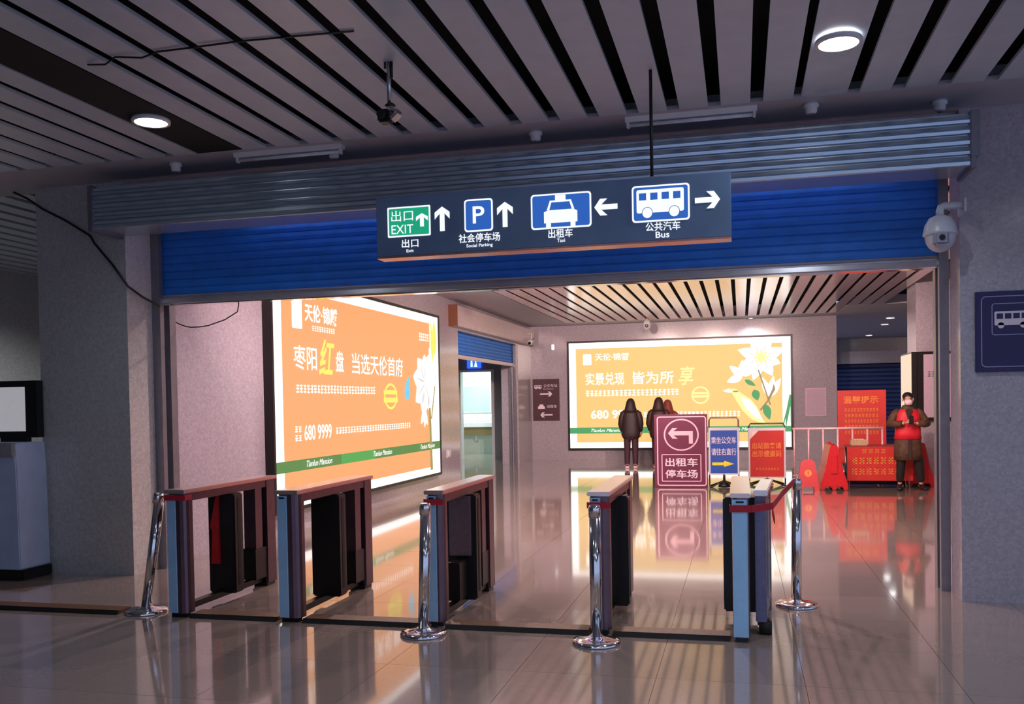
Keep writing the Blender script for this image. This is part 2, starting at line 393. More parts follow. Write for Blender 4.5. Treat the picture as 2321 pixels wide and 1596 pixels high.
def shutter_far():
    t = thing('roller_shutter', 'closed dark blue roller shutter far behind the red notice board', 'roller shutter', (4.2, 34.1, 0))
    box('housing', STEEL_D, t, 2.6, 5.9, 33.7, 34.2, 2.72, 3.15, .02)
    BLUE_DIM = M('shutter_blue_dimmed', (20, 48, 104), .5)  # shutter blue with the dimness of the passage put into the colour
    cu = box('curtain', BLUE_DIM, t, 2.7, 5.8, 34.08, 34.1, 0.02, 2.75)
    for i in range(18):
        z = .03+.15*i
        G().prism([(34.08, z), (34.05, z+.03), (34.05, z+.11), (34.08, z+.14)], 0, 2.7, 5.8).build('shutter_slat', BLUE_DIM, cu)
    for x in (2.62, 5.8): box('guide_rail', STEEL_D, t, x, x+.08, 34.0, 34.15, 0, 2.75)
shutter_far()

# ------------------------------------------------------------------ ceiling lights and small ceiling fittings
def downlight(x, y, z, label, watt, group=None, col=(.84, .92, 1), r=.10, spread=150):
    t = thing('downlight', label, 'ceiling light', (x, y, z-.03), group)
    G().lathe([(r, 0), (r+.02, 0), (r+.022, .02), (r+.015, .03), (r, .03)], (x, y, z-.03), 28, caps=False).build('trim_ring', WHITE, t)
    G().lathe([(.01, 0), (r, 0), (r, .004), (.01, .004)], (x, y, z-.026), 24).build('lens', DISC, t)
    ld = bpy.data.lights.new('lamp', 'SPOT'); ld.energy = watt; ld.color = col; ld.spot_size = R(spread); ld.spot_blend = .6; ld.shadow_soft_size = .04
    lo = bpy.data.objects.new('lamp', ld); COL.objects.link(lo); lo.parent = t; lo.location = (0, 0, -.06)
    return t
downlight(-4.17, 5.91, ZF, 'glowing round downlight in the dark ceiling strip at left', FRONT_W*.38, r=.115)
downlight(.59, 5.78, ZF, 'glowing round downlight in the wide ceiling panel at right', FRONT_W, r=.115)
for x in (-2.0, .58, 3.2):
    for y in (3.0, .2): downlight(x, y, ZF, 'round downlight in the ceiling nearer the viewer', FRONT_W*(.22 if x < 0 else .95), 'downlights behind the viewer', r=.115)
for x, k in ((-3.6, 1.0), (-.9, .9), (1.8, .5)):  # unseen lamps, added because the billboards alone leave the hall too dark
    for y in (9.6, 12.8): downlight(x, y, ZI, 'unseen round downlight added to light the inner hall', HALL_W*k, 'added hall downlights', (1, .73, .68))
t = thing('added_tube_light', 'long tube light added out of sight behind the shutter beam to brighten the hall', 'tube light', (-1.6, 7.78, 3.44))  # unseen fixture, added to lift the inner ceiling
box('body', WHITE, t, -4.6, 1.2, 7.72, 7.80, 3.44, 3.54, .01); G().tube([(-4.55, 7.83, 3.49), (1.15, 7.83, 3.49)], .02, 10).build('tube', E_('added_tube_pink', (255, 214, 206), 4), t)
ld = bpy.data.lights.new('lamp', 'AREA'); ld.energy = 330; ld.color = (1, .70, .64); ld.shape = 'RECTANGLE'; ld.size = 5.6; ld.size_y = .06
lo = bpy.data.objects.new('lamp', ld); COL.objects.link(lo); lo.parent = t; lo.location = (-.1, .09, .05); lo.rotation_euler = (R(96), 0, R(180)); lo.rotation_euler = Vector((0, 1, .05)).to_track_quat('-Z', 'Z').to_euler()
def added_spot(x, y, aim, watt, cone):  # unseen lamps added to light the far end and sides of the hall
    t = thing('added_spotlight', 'unseen white spotlight added on the inner hall ceiling to brighten the hall', 'spotlight', (x, y, ZI-.22), 'added hall spotlights')
    d = (Vector(aim)-Vector((x, y, ZI-.14))).normalized(); p = Vector((x, y, ZI-.14))
    G().tube([(x, y, ZI), (x, y, ZI-.1)], .02, 10).build('stem', WHITE, t)
    G().tube([p-d*.06, p+d*.10], .05, 16).build('can', WHITE, t); G().tube([p+d*.098, p+d*.104], .042, 16).build('lens', DISC, t)
    ld = bpy.data.lights.new('lamp', 'SPOT'); ld.energy = watt; ld.color = (1, .70, .62); ld.spot_size = R(cone); ld.spot_blend = 1; ld.shadow_soft_size = .05
    lo = bpy.data.objects.new('lamp', ld); COL.objects.link(lo); lo.parent = t; lo.location = p+d*.12-t.location
    lo.rotation_euler = d.to_track_quat('-Z', 'Y').to_euler()
added_spot(-2.6, 13.4, (-5.0, 24.3, 1.3), SPOT_W, 62); added_spot(-.9, 13.4, (-1.6, 24.3, 1.0), SPOT_W, 62); added_spot(.8, 13.4, (1.9, 24.3, 1.3), SPOT_W*.8, 62)
added_spot(-1.2, 11.2, (-5.5, 18.5, 1.6), SPOT_W, 80); added_spot(.9, 11.2, (3.0, 18.5, 1.2), SPOT_W*.5, 60)
downlight(-7.4, 21.2, 3.3, 'downlight added to brighten the restroom corridor behind the pink shutter housing', 110, None, (.95, .97, 1))  # unseen lamp added to lift the plaster wall beside the restroom door
downlight(-8.6, 10.5, ZF, 'downlight added to brighten the side passage left of the left pillar', 160, None, (.95, .97, 1))  # unseen lamp added to lift the dark passage wall
downlight(.27, 23.95, ZI, 'small downlight above the back billboard', HALL_W*.1, r=.05)
for x, y, l in ((3.80, 25.4, 'near'), (3.98, 27.6, 'middle'), (4.15, 32.2, 'far')):
    downlight(x, y, ZI, l+'most of three downlights in the grey passage ceiling at right' if l != 'middle' else 'middle one of three downlights in the grey passage ceiling at right', HALL_W*.10, None, (1, .98, .95), r=.1)

def batten(x0, x1, y, label):
    t = thing('tube_light', label, 'tube light', ((x0+x1)/2, y, ZF-.075), 'unlit tube lights on the soffit')
    G().prism([(y-.045, ZF), (y-.03, ZF-.035), (y+.03, ZF-.035), (y+.045, ZF)], 0, x0, x1).build('body', WHITE, t)
    G().tube([(x0+.03, y, ZF-.055), (x1-.03, y, ZF-.055)], .014, 10).build('tube', M('unlit_tube', (214, 218, 230), .2), t)
    for x in (x0+.01, x1-.03): box('lamp_holder', WHITE, t, x, x+.02, y-.02, y+.02, ZF-.075, ZF-.03, .003)
batten(-4.09, -3.12, 6.93, 'unlit white tube light on the soffit at left')
batten(-.82, .14, 6.93, 'unlit white tube light on the soffit behind the sign rod')
for x, y, l in ((-4.72, 7.02, 'farthest left, below the downlight'), (-3.25, 7.04, 'under the right end of the left tube light'), (-1.54, 7.05, 'between the two tube lights'),
                (.52, 6.97, 'right of the right tube light'), (1.42, 7.18, 'above the right end of the shutter housing')):
    t = thing('smoke_detector', 'small white ceiling detector '+l, 'smoke detector', (x, y, ZF-.075), 'small ceiling detectors')
    G().lathe([(.05, .075), (.055, .05), (.042, .045), (.04, .012), (.028, 0)][::-1], (x, y, ZF-.075), 18).build('housing', WHITE, t)
    G().lathe([(.012, 0), (.02, .004), (.012, .008)], (x, y, ZF-.083), 12).build('sensor', STEEL_D, t)

# hanging bracket with a small black camera, left of the sign rod
t = thing('pole_camera', 'small black camera with silver clamp hanging from the ceiling on a short pole', 'camera', (-2.09, 5.36, 3.29))
G().tube([(-2.095, 5.36, 3.70), (-2.095, 5.36, 3.42)], .013, 12).build('pole', BRUSH, t)
G().tube([(-2.075, 5.36, 3.70), (-2.075, 5.36, 3.58)], .008, 8).tube([(-2.118, 5.36, 3.70), (-2.12, 5.36, 3.64)], .008, 8).build('cable', BLACK, t)
G().lathe([(.03, 0), (.035, .006), (.018, .02)], (-2.09, 5.36, 3.405), 16).build('flange', BLACK, t)
G().box(-2.165, -2.085, 5.32, 5.41, 3.305, 3.385).build('camera_body', BLACK, t, .012)
G().tube([(-2.13, 5.32, 3.345), (-2.13, 5.29, 3.345)], .025, 14).build('lens', RUBBER, t)
G().prism([(-2.085, 3.39), (-2.03, 3.375), (-2.03, 3.362), (-2.085, 3.372)], 1, 5.33, 5.40).build('clamp_plate', BRUSH, t)
G().prism([(-2.075, 3.315), (-2.03, 3.35), (-2.035, 3.36), (-2.085, 3.335)], 1, 5.33, 5.40).build('clamp_plate', BRUSH, t)

# cables
g = G(); g.tube([(-3.86, 4.86, 3.67), (-3.72, 4.84, 3.65), (-3.62, 4.80, 3.67), (-3.45, 4.82, 3.655), (-3.33, 4.80, 3.67), (-3.08, 4.79, 3.665), (-2.8, 4.80, 3.672), (-2.5, 4.82, 3.672), (-2.1, 4.85, 3.672)], .006, 6)
tag(g.build('cable', BLACK), 'thin black cable running along the ceiling slats above the left downlight', 'cable')
g = G(); g.tube([(-6.75, 7.415, 3.66), (-6.60, 7.415, 3.59), (-6.43, 7.415, 3.48), (-6.19, 7.415, 3.36), (-5.90, 7.40, 3.19), (-5.86, 7.40, 3.12), (-5.67, 7.40, 2.91), (-5.52, 7.42, 2.70), (-5.50, 7.6, 2.62), (-5.44, 7.77, 2.55)], .011, 8)
tag(g.build('cable', BLACK), 'black cable sagging down the left pillar to the shutter rail', 'cable')
g = G(); g.tube([(-5.535, 8.07, 2.46), (-5.50, 8.15, 2.415), (-5.42, 8.15, 2.385), (-5.34, 8.12, 2.37), (-5.24, 8.12, 2.37), (-5.14, 8.12, 2.38), (-4.94, 8.1, 2.43), (-4.79, 8.08, 2.50), (-4.70, 7.96, 2.585)], .006, 8)
tag(g.build('cable', BLACK), 'thin black cable drooping in a curve under the shutter bottom bar at left', 'cable')

# ------------------------------------------------------------------ hanging direction sign
def sign_main():
    yf = 5.9
    t = thing('direction_sign', 'dark hanging lightbox sign with exit, parking, taxi and bus symbols and white arrows', 'sign', (-1.23, 5.97, 2.563))
    box('panel', M('sign_panel_dark', (112, 138, 172), .35, .1, .08, 5), t, -2.42, -.045, yf, 6.03, 2.572, 2.979, .004)
    box('bottom_trim', M('copper_trim', (206, 140, 128), .3, .7), t, -2.42, -.045, yf-.004, 6.034, 2.560, 2.572)
    G().tube([(-.54, 5.965, 2.979), (-.54, 5.965, 3.75)], .011, 10).build('hanger_rod', BLACK, t)
    G().box(-.60, -.48, 5.94, 5.99, 2.979, 2.992).build('hanger_plate', BRUSH, t)
    o = (0, yf-.002, 0); o2 = (0, yf-.004, 0); o3 = (0, yf-.006, 0)
    def pane(a0, b0, a1, b1, mat, r):
        e = flat('pictogram', S_WHITE, t, o, X_, Z_, [rrect(a0, b0, a1, b1, r)])
        flat('pictogram_field', mat, e, o2, X_, Z_, [rrect(a0+.011, b0+.011, a1-.011, b1-.011, r*.7)])
        return e
    e = pane(-2.337, 2.700, -2.027, 2.905, S_GREEN, .008)
    text('出口', 'lettering', S_WHITE, e, o3, X_, Z_, -2.308, 2.806, -2.150, 2.880, .006)
    text('EXIT', 'lettering', S_WHITE, e, o3, X_, Z_, -2.308, 2.722, -2.150, 2.782, .004)
    flat('arrow', S_WHITE, e, o3, X_, Z_, [arrow(-2.087, 2.762, -2.087, 2.852, .028, .052, .085)])
    flat('arrow', S_WHITE, t, o, X_, Z_, [arrow(-1.944, 2.722, -1.944, 2.888, .034, .085, .106)])
    text('出口', 'lettering', S_WHITE, t, o, X_, Z_, -2.237, 2.626, -2.117, 2.684, .012)
    text('Exit', 'lettering', S_WHITE, t, o, X_, Z_, -2.204, 2.594, -2.152, 2.614, .012)
    e = pane(-1.788, 2.704, -1.589, 2.921, S_BLUE, .022)
    text('P', 'lettering', S_WHITE, e, o3, X_, Z_, -1.728, 2.758, -1.646, 2.872, .014)
    flat('arrow', S_WHITE, t, o, X_, Z_, [arrow(-1.506, 2.722, -1.506, 2.889, .034, .085, .108)])
    text('社会停车场', 'lettering', S_WHITE, t, o, X_, Z_, -1.830, 2.634, -1.542, 2.694, .014)
    text('Social Parking', 'lettering', S_WHITE, t, o, X_, Z_, -1.777, 2.596, -1.594, 2.624, .014)
    e = pane(-1.329, 2.690, -.927, 2.920, S_BLUE, .022)
    flat('car_symbol', S_WHITE, e, o3, X_, Z_, [rect(-1.165, 2.870, -1.095, 2.907),
        [(-1.241, 2.728), (-1.019, 2.728), (-1.019, 2.80), (-1.045, 2.812), (-1.215, 2.812), (-1.241, 2.80)],
        rect(-1.228, 2.700, -1.195, 2.728), rect(-1.065, 2.700, -1.032, 2.728),
        [(-1.222, 2.812), (-1.205, 2.812), (-1.190, 2.862), (-1.070, 2.862), (-1.055, 2.812), (-1.038, 2.812), (-1.060, 2.874), (-1.200, 2.874)]])
    flat('arrow', S_WHITE, t, o, X_, Z_, [arrow(-.757, 2.810, -.908, 2.810, .034, .085, .108)])
    text('出租车', 'lettering', S_WHITE, t, o, X_, Z_, -1.215, 2.630, -1.053, 2.688, .014)
    text('Taxi', 'lettering', S_WHITE, t, o, X_, Z_, -1.157, 2.600, -1.104, 2.624, .012)
    e = pane(-.664, 2.694, -.299, 2.927, S_BLUE, .022)
    flat('bus_symbol', S_WHITE, e, o3, X_, Z_, [rrect(-.634, 2.752, -.335, 2.900, .012), ell(-.566, 2.752, .034, .036), ell(-.396, 2.752, .034, .036)])
    for k in range(4): flat('bus_window', S_BLUE, e, (0, yf-.008, 0), X_, Z_, [rect(-.618+k*.072, 2.833, -.572+k*.072, 2.878)])
    for q in ((ell(-.566, 2.752, .035, .037), ell(-.566, 2.752, .031, .033)), (ell(-.396, 2.752, .035, .037), ell(-.396, 2.752, .031, .033))): flat('wheel_outline', S_BLUE, e, (0, yf-.008, 0), X_, Z_, [], [q])
    flat('arrow', S_WHITE, t, o, X_, Z_, [arrow(-.267, 2.810, -.111, 2.810, .034, .085, .108)])
    text('公共汽车', 'lettering', S_WHITE, t, o, X_, Z_, -.579, 2.634, -.360, 2.692, .014)
    text('Bus', 'lettering', S_WHITE, t, o, X_, Z_, -.516, 2.590, -.429, 2.630, .012)
sign_main()

# ------------------------------------------------------------------ billboards
def billboard(kind):
    if kind == 'back':
        t = thing('billboard', 'bright backlit yellow-orange billboard with lily and bird on the back wall', 'billboard', (-1.63, 24.25, .31))
        a0, a1, b0, b1 = -4.476, 1.24, .32, 3.135; u = X_; o = lambda k: (0, 24.2-.004*k, 0)
        g = G(); e = .05
        for q in ((a0-e, a1+e, b0-e, b0), (a0-e, a1+e, b1, b1+e), (a0-e, a0, b0, b1), (a1, a1+e, b0, b1)): g.box(q[0], q[1], 24.18, 24.3, q[2], q[3])
        g.build('frame', FRAMEBLK, t); box('face', B_WHITE, t, a0, a1, 24.2, 24.29, b0, b1)
        W_, O_, Yl, Gn, St, Gy = B_WHITE, B_ORANGE, B_YEL, B_GREEN, B_STEM, B_GREY
        A = lambda f: a0+(a1-a0)*f
    else:
        t = thing('billboard', 'huge backlit orange billboard with white lilies on the left wall', 'billboard', (-5.5, 13.1, .30))
        a0, a1, b0, b1 = 9.95, 16.14, .30, 3.16; u = Y_; o = lambda k: (-5.45+.004*k, 0, 0)
        g = G(); e = .045
        for q in ((a0-e, a1+e, b0-e, b0), (a0-e, a1+e, b1, b1+e), (a0-e, a0, b0, b1), (a1, a1+e, b0, b1)): g.box(-5.55, -5.43, q[0], q[1], q[2], q[3])
        g.build('frame', FRAMEBLK, t); box('face', L_WHITE, t, -5.54, -5.45, a0, a1, b0, b1)
        W_, O_, Yl, Gn, St, Gy = L_WHITE, L_ORANGE, L_YEL, L_GREEN, L_STEM, L_GREY
    def P(name, mat, k, polys, rings=()): return flat(name, mat, t, o(k), u, Z_, polys, rings)
    def T(s, mat, q, bold=.01, shear=0): return text(s, 'lettering', mat, t, o(2), u, Z_, *q, bold=bold, shear=shear)
    if kind == 'back':
        P('poster_field', O_, 1, [rect(-4.29, .47, 1.03, 2.98)])
        P('poster_logo', W_, 2, [rrect(-4.09, 2.54, -3.87, 2.83, .02)])
        text('天伦·锦麟', 'lettering', W_, t, o(2), u, Z_, -3.77, 2.65, -2.86, 2.84, bold=.01)
        T('实景兑现', W_, (-4.03, 2.0, -3.00, 2.33), .01); T('皆为所', W_, (-2.78, 2.0, -1.70, 2.33), .01)
        T('享', Yl, (-1.58, 1.95, -1.16, 2.45), .012, .2)
        scribble('small_print', W_, t, o(2), u, Z_, -4.03, 1.70, -1.55, 1.86, 22)
        P('seal_mark', Yl, 2, [rect(-1.24, 1.71, -.80, 1.76), rect(-1.22, 1.62, -.80, 1.68)], [(ell(-1.02, 1.68, .23, .23), ell(-1.02, 1.68, .19, .19))])
        T('680 9999', W_, (-3.90, 1.10, -2.70, 1.33), .02); scribble('small_print', W_, t, o(2), u, Z_, -2.5, 1.12, .0, 1.26, 24)
        P('green_band', Gn, 2, [rect(a0, .71, a1, .87)])
        for x in (-3.9, -2.1, -.4): text('Tianlun Mansion', 'lettering', W_, t, o(3), u, Z_, x, .75, x+.85, .83, bold=.0, shear=.4)
        # lily, leaves, bird, tower print
        pet = [petal(.52, 2.62, a, L, .30) for a, L in ((20, .62), (70, .62), (115, .55), (160, .62), (205, .60), (250, .62), (300, .55), (340, .5))]
        P('flower', W_, 3, pet); P('flower_shade', Gy, 4, [petal(.52, 2.62, a, .5, .02) for a in (20, 70, 115, 160, 205, 250, 300, 340)])
        P('flower_heart', Yl, 5, [petal(.52, 2.62, a, .24, .06) for a in range(0, 360, 45)])
        P('second_flower', W_, 3, [petal(.05, 2.15, a, .42, .2) for a in (40, 90, 140, 200)])
        P('third_flower', W_, 3, [petal(.72, 1.6, a, .55, .18) for a in (80, 110, 60)])
        P('leaf', Gn, 4, [petal(.10, 2.05, -30, .32, .12), petal(.34, 1.80, -75, .3, .2), petal(.60, 1.42, -75, .42, .2)])
        P('stem', St, 4, [[(.42, 2.3), (.46, 2.3), (.75, 1.4), (.71, 1.4)], [(.50, 1.25), (.70, 1.50), (.86, 1.8), (.82, 1.95), (.78, 1.8), (.64, 1.5), (.46, 1.28)]])
        P('bird', Yl, 4, [[(-.46, 1.78), (-.30, 1.84), (-.12, 1.82), (.02, 1.70), (.25, 1.55), (.40, 1.35), (.52, 1.05), (.66, .88), (.45, .95), (.25, 1.05), (.05, 1.25), (-.10, 1.50), (-.22, 1.72)]])
        P('bird_wing', W_, 5, [[(0, 1.62), (.22, 1.52), (.40, 1.30), (.55, 1.0), (.30, 1.12), (.10, 1.36)], [(-.46, 1.78), (-.30, 1.83), (-.22, 1.75), (-.30, 1.73)]])
        P('bird_eye', St, 6, [ell(-.13, 1.76, .07, .02)])
        P('tower_print', Gn, 4, [[(1.00, .80), (1.12, 1.25), (1.20, 1.65), (1.24, 1.65), (1.24, .80)]])
        P('tower_print', W_, 5, [[(1.12, .86), (1.18, 1.15), (1.22, 1.35), (1.225, .86)], [(1.05, .84), (1.10, 1.05), (1.10, .84)]])
    else:
        P('poster_field', O_, 1, [rect(10.18, .43, 15.66, 3.02)])
        P('poster_logo', W_, 2, [rrect(10.45, 2.55, 10.72, 2.95, .02)])
        T('天伦·锦麟', W_, (10.80, 2.66, 11.78, 2.90), .02); scribble('small_print', W_, t, o(2), u, Z_, 11.0, 2.55, 11.7, 2.62, 10)
        scribble('small_print', W_, t, o(2), u, Z_, 15.1, 2.68, 15.62, 2.82, 5)
        T('枣阳', W_, (10.47, 2.03, 11.12, 2.34), .008); T('红', L_YEL, (11.18, 1.98, 11.66, 2.47), .022, .25); T('盘', W_, (11.70, 2.04, 11.96, 2.33), .012)
        T('当选天伦首府', W_, (12.24, 2.02, 14.28, 2.33), .006)
        scribble('small_print', W_, t, o(2), u, Z_, 10.52, 1.73, 13.10, 1.84, 26)
        P('seal_mark', L_YEL, 2, [rect(13.42, 1.73, 14.0, 1.80), rect(13.42, 1.60, 14.02, 1.68)], [(ell(13.72, 1.70, .28, .21), ell(13.72, 1.70, .23, .17))])
        P('butterfly', L_BLUE, 3, [petal(14.36, 1.68, 60, .42, .2), petal(14.36, 1.68, 20, .26, .16)])
        T('680 9999', W_, (10.72, 1.12, 11.52, 1.32), .01); scribble('small_print', W_, t, o(2), u, Z_, 10.46, 1.12, 10.66, 1.20, 2); scribble('small_print', W_, t, o(2), u, Z_, 10.46, 1.23, 10.66, 1.31, 2)
        scribble('small_print', W_, t, o(2), u, Z_, 11.66, 1.17, 14.60, 1.26, 30)
        P('green_band', Gn, 2, [rect(a0, .745, a1, .885)])
        P('band_highlight', E_('poster_bright_green', (70, 166, 78), 1.0), 3, [rect(11.8, .745, 13.0, .885)])
        for y in (10.75, 12.95, 15.05): text('Tianlun Mansion', 'lettering', W_, t, o(4), u, Z_, y, .78, y+.75, .86, bold=.0, shear=.4)
        P('flower', W_, 3, [petal(15.35, 1.95, a, L, .42) for a, L in ((90, .5), (130, .55), (170, .6), (215, .6), (260, .65), (300, .6), (20, .6), (60, .6))])
        P('second_flower', W_, 3, [petal(15.85, 2.15, a, .5, .3) for a in (90, 120, 250, 280, 180)])
        P('third_flower', W_, 3, [petal(15.30, 1.45, a, .3, .14) for a in (230, 270, 300)])
        P('flower_shade', L_GREY, 4, [petal(15.35, 1.95, a, .45, .03) for a in (90, 130, 170, 215, 260, 300)]+[petal(15.2, 1.55, 80, .25, .06), petal(15.5, 1.50, 80, .25, .06)])
        P('bud', L_YEL, 4, [petal(15.88, 2.45, 90, .65, .26), petal(15.78, 2.3, 95, .8, .14)])
        P('stem', L_STEM, 4, [[(15.55, .38), (15.68, .38), (15.62, 1.5), (15.52, 1.5)], [(15.62, 1.3), (15.68, 1.3), (15.9, 1.9), (15.85, 1.9)]])
billboard('back'); billboard('left')

# ------------------------------------------------------------------ small wall signs
t = thing('wall_sign', 'small maroon wall sign with bus and taxi arrows left of the back billboard', 'sign', (-5.13, 24.27, 1.07))
box('panel', MAROON_D, t, -5.50, -4.77, 24.25, 24.3, 1.07, 2.20, .004)
o = (0, 24.246, 0)
flat('bus_symbol', PRINTW, t, o, X_, Z_, [rrect(-5.455, 1.945, -5.255, 2.03, .012), ell(-5.41, 1.945, .022, .022), ell(-5.30, 1.945, .022, .022)])
flat('bus_windows', MAROON_D, t, (0, 24.242, 0), X_, Z_, [rect(-5.44+.047*k, 1.985, -5.41+.047*k, 2.015) for k in range(4)])
text('公交车站', 'lettering', PRINTW, t, o, X_, Z_, -5.20, 1.97, -4.82, 2.06, .0); text('Bus Station', 'lettering', PRINTW, t, o, X_, Z_, -5.20, 1.915, -4.92, 1.945)
flat('arrow', PRINTW, t, o, X_, Z_, [arrow(-5.30, 1.79, -4.96, 1.79, .04, .13, .13), arrow(-4.96, 1.225, -5.30, 1.225, .04, .13, .14)])
flat('car_symbol', PRINTW, t, o, X_, Z_, [[(-5.36, 1.39), (-5.17, 1.39), (-5.17, 1.45), (-5.20, 1.46), (-5.22, 1.51), (-5.31, 1.51), (-5.33, 1.46), (-5.36, 1.45)]])
text('出租车', 'lettering', PRINTW, t, o, X_, Z_, -5.11, 1.41, -4.84, 1.50, .0)

t = thing('wall_sign', 'large navy bus sign mounted on the right pillar', 'sign', (2.06, 7.41, 1.72))
box('panel', NAVY, t, 1.70, 2.42, 7.40, 7.43, 1.72, 2.315, .003)
o = (0, 7.398, 0)
ring('border', NAVYPRINT, t, o, X_, Z_, 1.735, 1.755, 2.385, 2.28, .035, .007)
ring('border', NAVYPRINT, t, o, X_, Z_, 1.807, 1.99, 2.10, 2.225, .02, .006)
flat('bus_symbol', PRINTW, t, o, X_, Z_, [rrect(1.826, 2.062, 2.07, 2.165, .01), ell(1.87, 2.062, .022, .022), ell(2.02, 2.062, .022, .022)])
flat('bus_windows', NAVY, t, (0, 7.3965, 0), X_, Z_, [rect(1.84+.056*k, 2.11, 1.884+.056*k, 2.15) for k in range(4)])
t = thing('wall_sign', 'framed pale paper notice on the back wall right of the billboard', 'notice', (1.85, 24.28, 1.09))
box('frame', M('pale_pink_frame', (214, 176, 194), .5), t, 1.59, 2.10, 24.27, 24.3, 1.09, 1.81, .006)
box('sheet', PAPER, t, 1.63, 2.06, 24.262, 24.27, 1.13, 1.77)
t = thing('wall_socket', 'white socket box on the left wall below the end of the billboard', 'socket', (-5.54, 16.95, .52))
box('back_plate', WHITE, t, -5.55, -5.53, 16.82, 17.06, .52, .68, .004); box('cover', WHITE, t, -5.535, -5.51, 16.87, 17.01, .55, .65, .006)

# right column: lightbox and framed board
t = thing('lightbox', 'lit cream lightbox on the side of the right column', 'lightbox', (3.08, 18.4, 1.20))
box('frame', FRAMEBLK, t, 3.035, 3.13, 17.92, 19.05, 1.18, 2.36); box('face', CREAM, t, 3.028, 3.037, 17.93, 19.02, 1.21, 2.33)
t = thing('display_case', 'black framed display case with a pale sheet on the front of the right column', 'display case', (3.5, 17.94, 1.10))
box('frame', FRAMEBLK, t, 3.135, 4.0, 17.90, 18.0, 1.10, 2.36, .005); box('sheet', PAPER, t, 3.235, 3.92, 17.892, 17.902, 1.16, 2.31)
scribble('small_print', M('grey_print', (120, 110, 122), .6), t, (0, 17.889, 0), X_, Z_, 3.30, 1.9, 3.5, 2.0, 3)

# ------------------------------------------------------------------ surveillance cameras and a hanging tag
t = thing('dome_camera', 'large white dome surveillance camera on an arm at the right pillar', 'camera', (1.43, 7.25, 2.62))
G().box(1.585, 1.60, 7.2, 7.43, 2.88, 2.98).build('wall_plate', CAMWHITE, t, .004)
g = G(); g.tube([(1.60, 7.25, 2.935), (1.46, 7.25, 2.935), (1.437, 7.25, 2.925), (1.43, 7.25, 2.90), (1.43, 7.25, 2.84)], .028, 14); g.build('arm', CAMWHITE, t)
G().lathe([(.03, .0), (.075, -.02), (.105, -.07), (.118, -.13), (.118, -.145), (.10, -.15)][::-1], (1.43, 7.25, 2.87), 32).build('sun_shield', CAMWHITE, t)
hd = G().ball((1.43, 7.25, 2.72), .105, .105, .12, 28, 14, -1, .25).build('dome_head', CAMWHITE, t)
G().box(1.365, 1.475, 7.128, 7.20, 2.635, 2.745).build('camera_face', M('camera_face_grey', (150, 148, 164), .3), hd, .02)
G().tube([(1.42, 7.16, 2.69), (1.42, 7.118, 2.69)], .02, 16).build('lens', BLACK, hd)
t = thing('dome_camera', 'small white dome camera hanging from the ceiling above the back billboard', 'camera', (-2.2, 23.0, 3.37))
G().tube([(-2.26, 23.0, 3.62), (-2.26, 23.0, 3.53)], .02, 10).build('stem', WHITE, t)
G().ball((-2.26, 23.0, 3.46), .10, .10, .13, 20, 10).build('dome_housing', WHITE, t); G().ball((-2.26, 22.93, 3.43), .05, .05, .05, 14, 8).build('lens', STEEL_D, t)
t = thing('bullet_camera', 'white bullet camera under the far end of the pink shutter housing', 'camera', (-5.30, 23.2, 3.03))
G().tube([(-5.379, 23.2, 3.35), (-5.27, 23.2, 3.35), (-5.27, 23.2, 3.20)], .018, 8).build('bracket', WHITE, t)
G().tube([(-5.27, 23.35, 3.20), (-5.27, 22.95, 3.10)], .055, 14).build('camera_body', WHITE, t); G().tube([(-5.27, 22.96, 3.10), (-5.27, 22.93, 3.09)], .04, 12).build('lens', BLACK, t)
t = thing('hanging_tag', 'small white tag hanging on a cord left of the back billboard', 'tag', (-4.90, 24.15, 2.97))
G().tube([(-4.90, 24.15, 3.63), (-4.90, 24.15, 3.11)], .006, 6).build('cord', PRINTPINK, t); box('tag_plate', E_('tag_painted_glow', (255, 250, 252), 1.1), t, -4.94, -4.86, 24.13, 24.16, 2.97, 3.12, .008)  # the tag is no lamp; its brightness is painted as glow

# ------------------------------------------------------------------ restroom corner
t = thing('restroom_sign', 'small glowing blue restroom sign over the bright doorway', 'sign', (-7.3, 24.7, 2.56))
box('panel', WCBLUE, t, -7.50, -7.10, 24.72, 24.80, 2.56, 2.80, .01)
flat('person_symbol', WCWHITE, t, (0, 24.716, 0), X_, Z_, [ell(-7.36, 2.755, .025, .025, 14), rect(-7.39, 2.60, -7.33, 2.725), ell(-7.24, 2.755, .025, .025, 14), [(-7.29, 2.60), (-7.19, 2.60), (-7.22, 2.725), (-7.26, 2.725)]])
t = thing('washstand', 'white washbasin counter inside the bright restroom doorway', 'washbasin', (-8.0, 27.2, 0))
box('counter', WHITE, t, -9.2, -7.25, 26.9, 27.5, .84, .98, .01)
box('apron', M('olive_brown_panel', (112, 100, 66), .5), t, -9.2, -7.27, 26.93, 26.96, .58, .84)
G().ball((-8.0, 27.15, .985), .24, .18, .07, 24, 8, -1, 0).build('basin', M('basin_ceramic', (200, 206, 204), .2), t)
G().tube([(-8.0, 27.4, .98), (-8.0, 27.4, 1.18), (-8.0, 27.3, 1.22), (-8.0, 27.2, 1.16)], .015, 10).build('tap', CHROME, t)
G().tube([(-8.0, 27.2, .92), (-8.0, 27.2, .45), (-8.0, 27.4, .40)], .025, 10).build('drain_pipe', WHITE, t)
for x in (-9.1, -7.4): box('leg', BRUSH, t, x, x+.05, 27.3, 27.35, 0, .84)
t = thing('mirror', 'pale wall mirror above the washbasin counter', 'mirror', (-8.0, 27.57, 1.3))
box('mirror_frame', WHITE, t, -8.9, -7.6, 27.56, 27.6, 1.28, 2.15, .01); box('mirror_glass', M('mirror_glass', (184, 212, 202), .08, .25, .01), t, -8.86, -7.64, 27.552, 27.562, 1.32, 2.11)
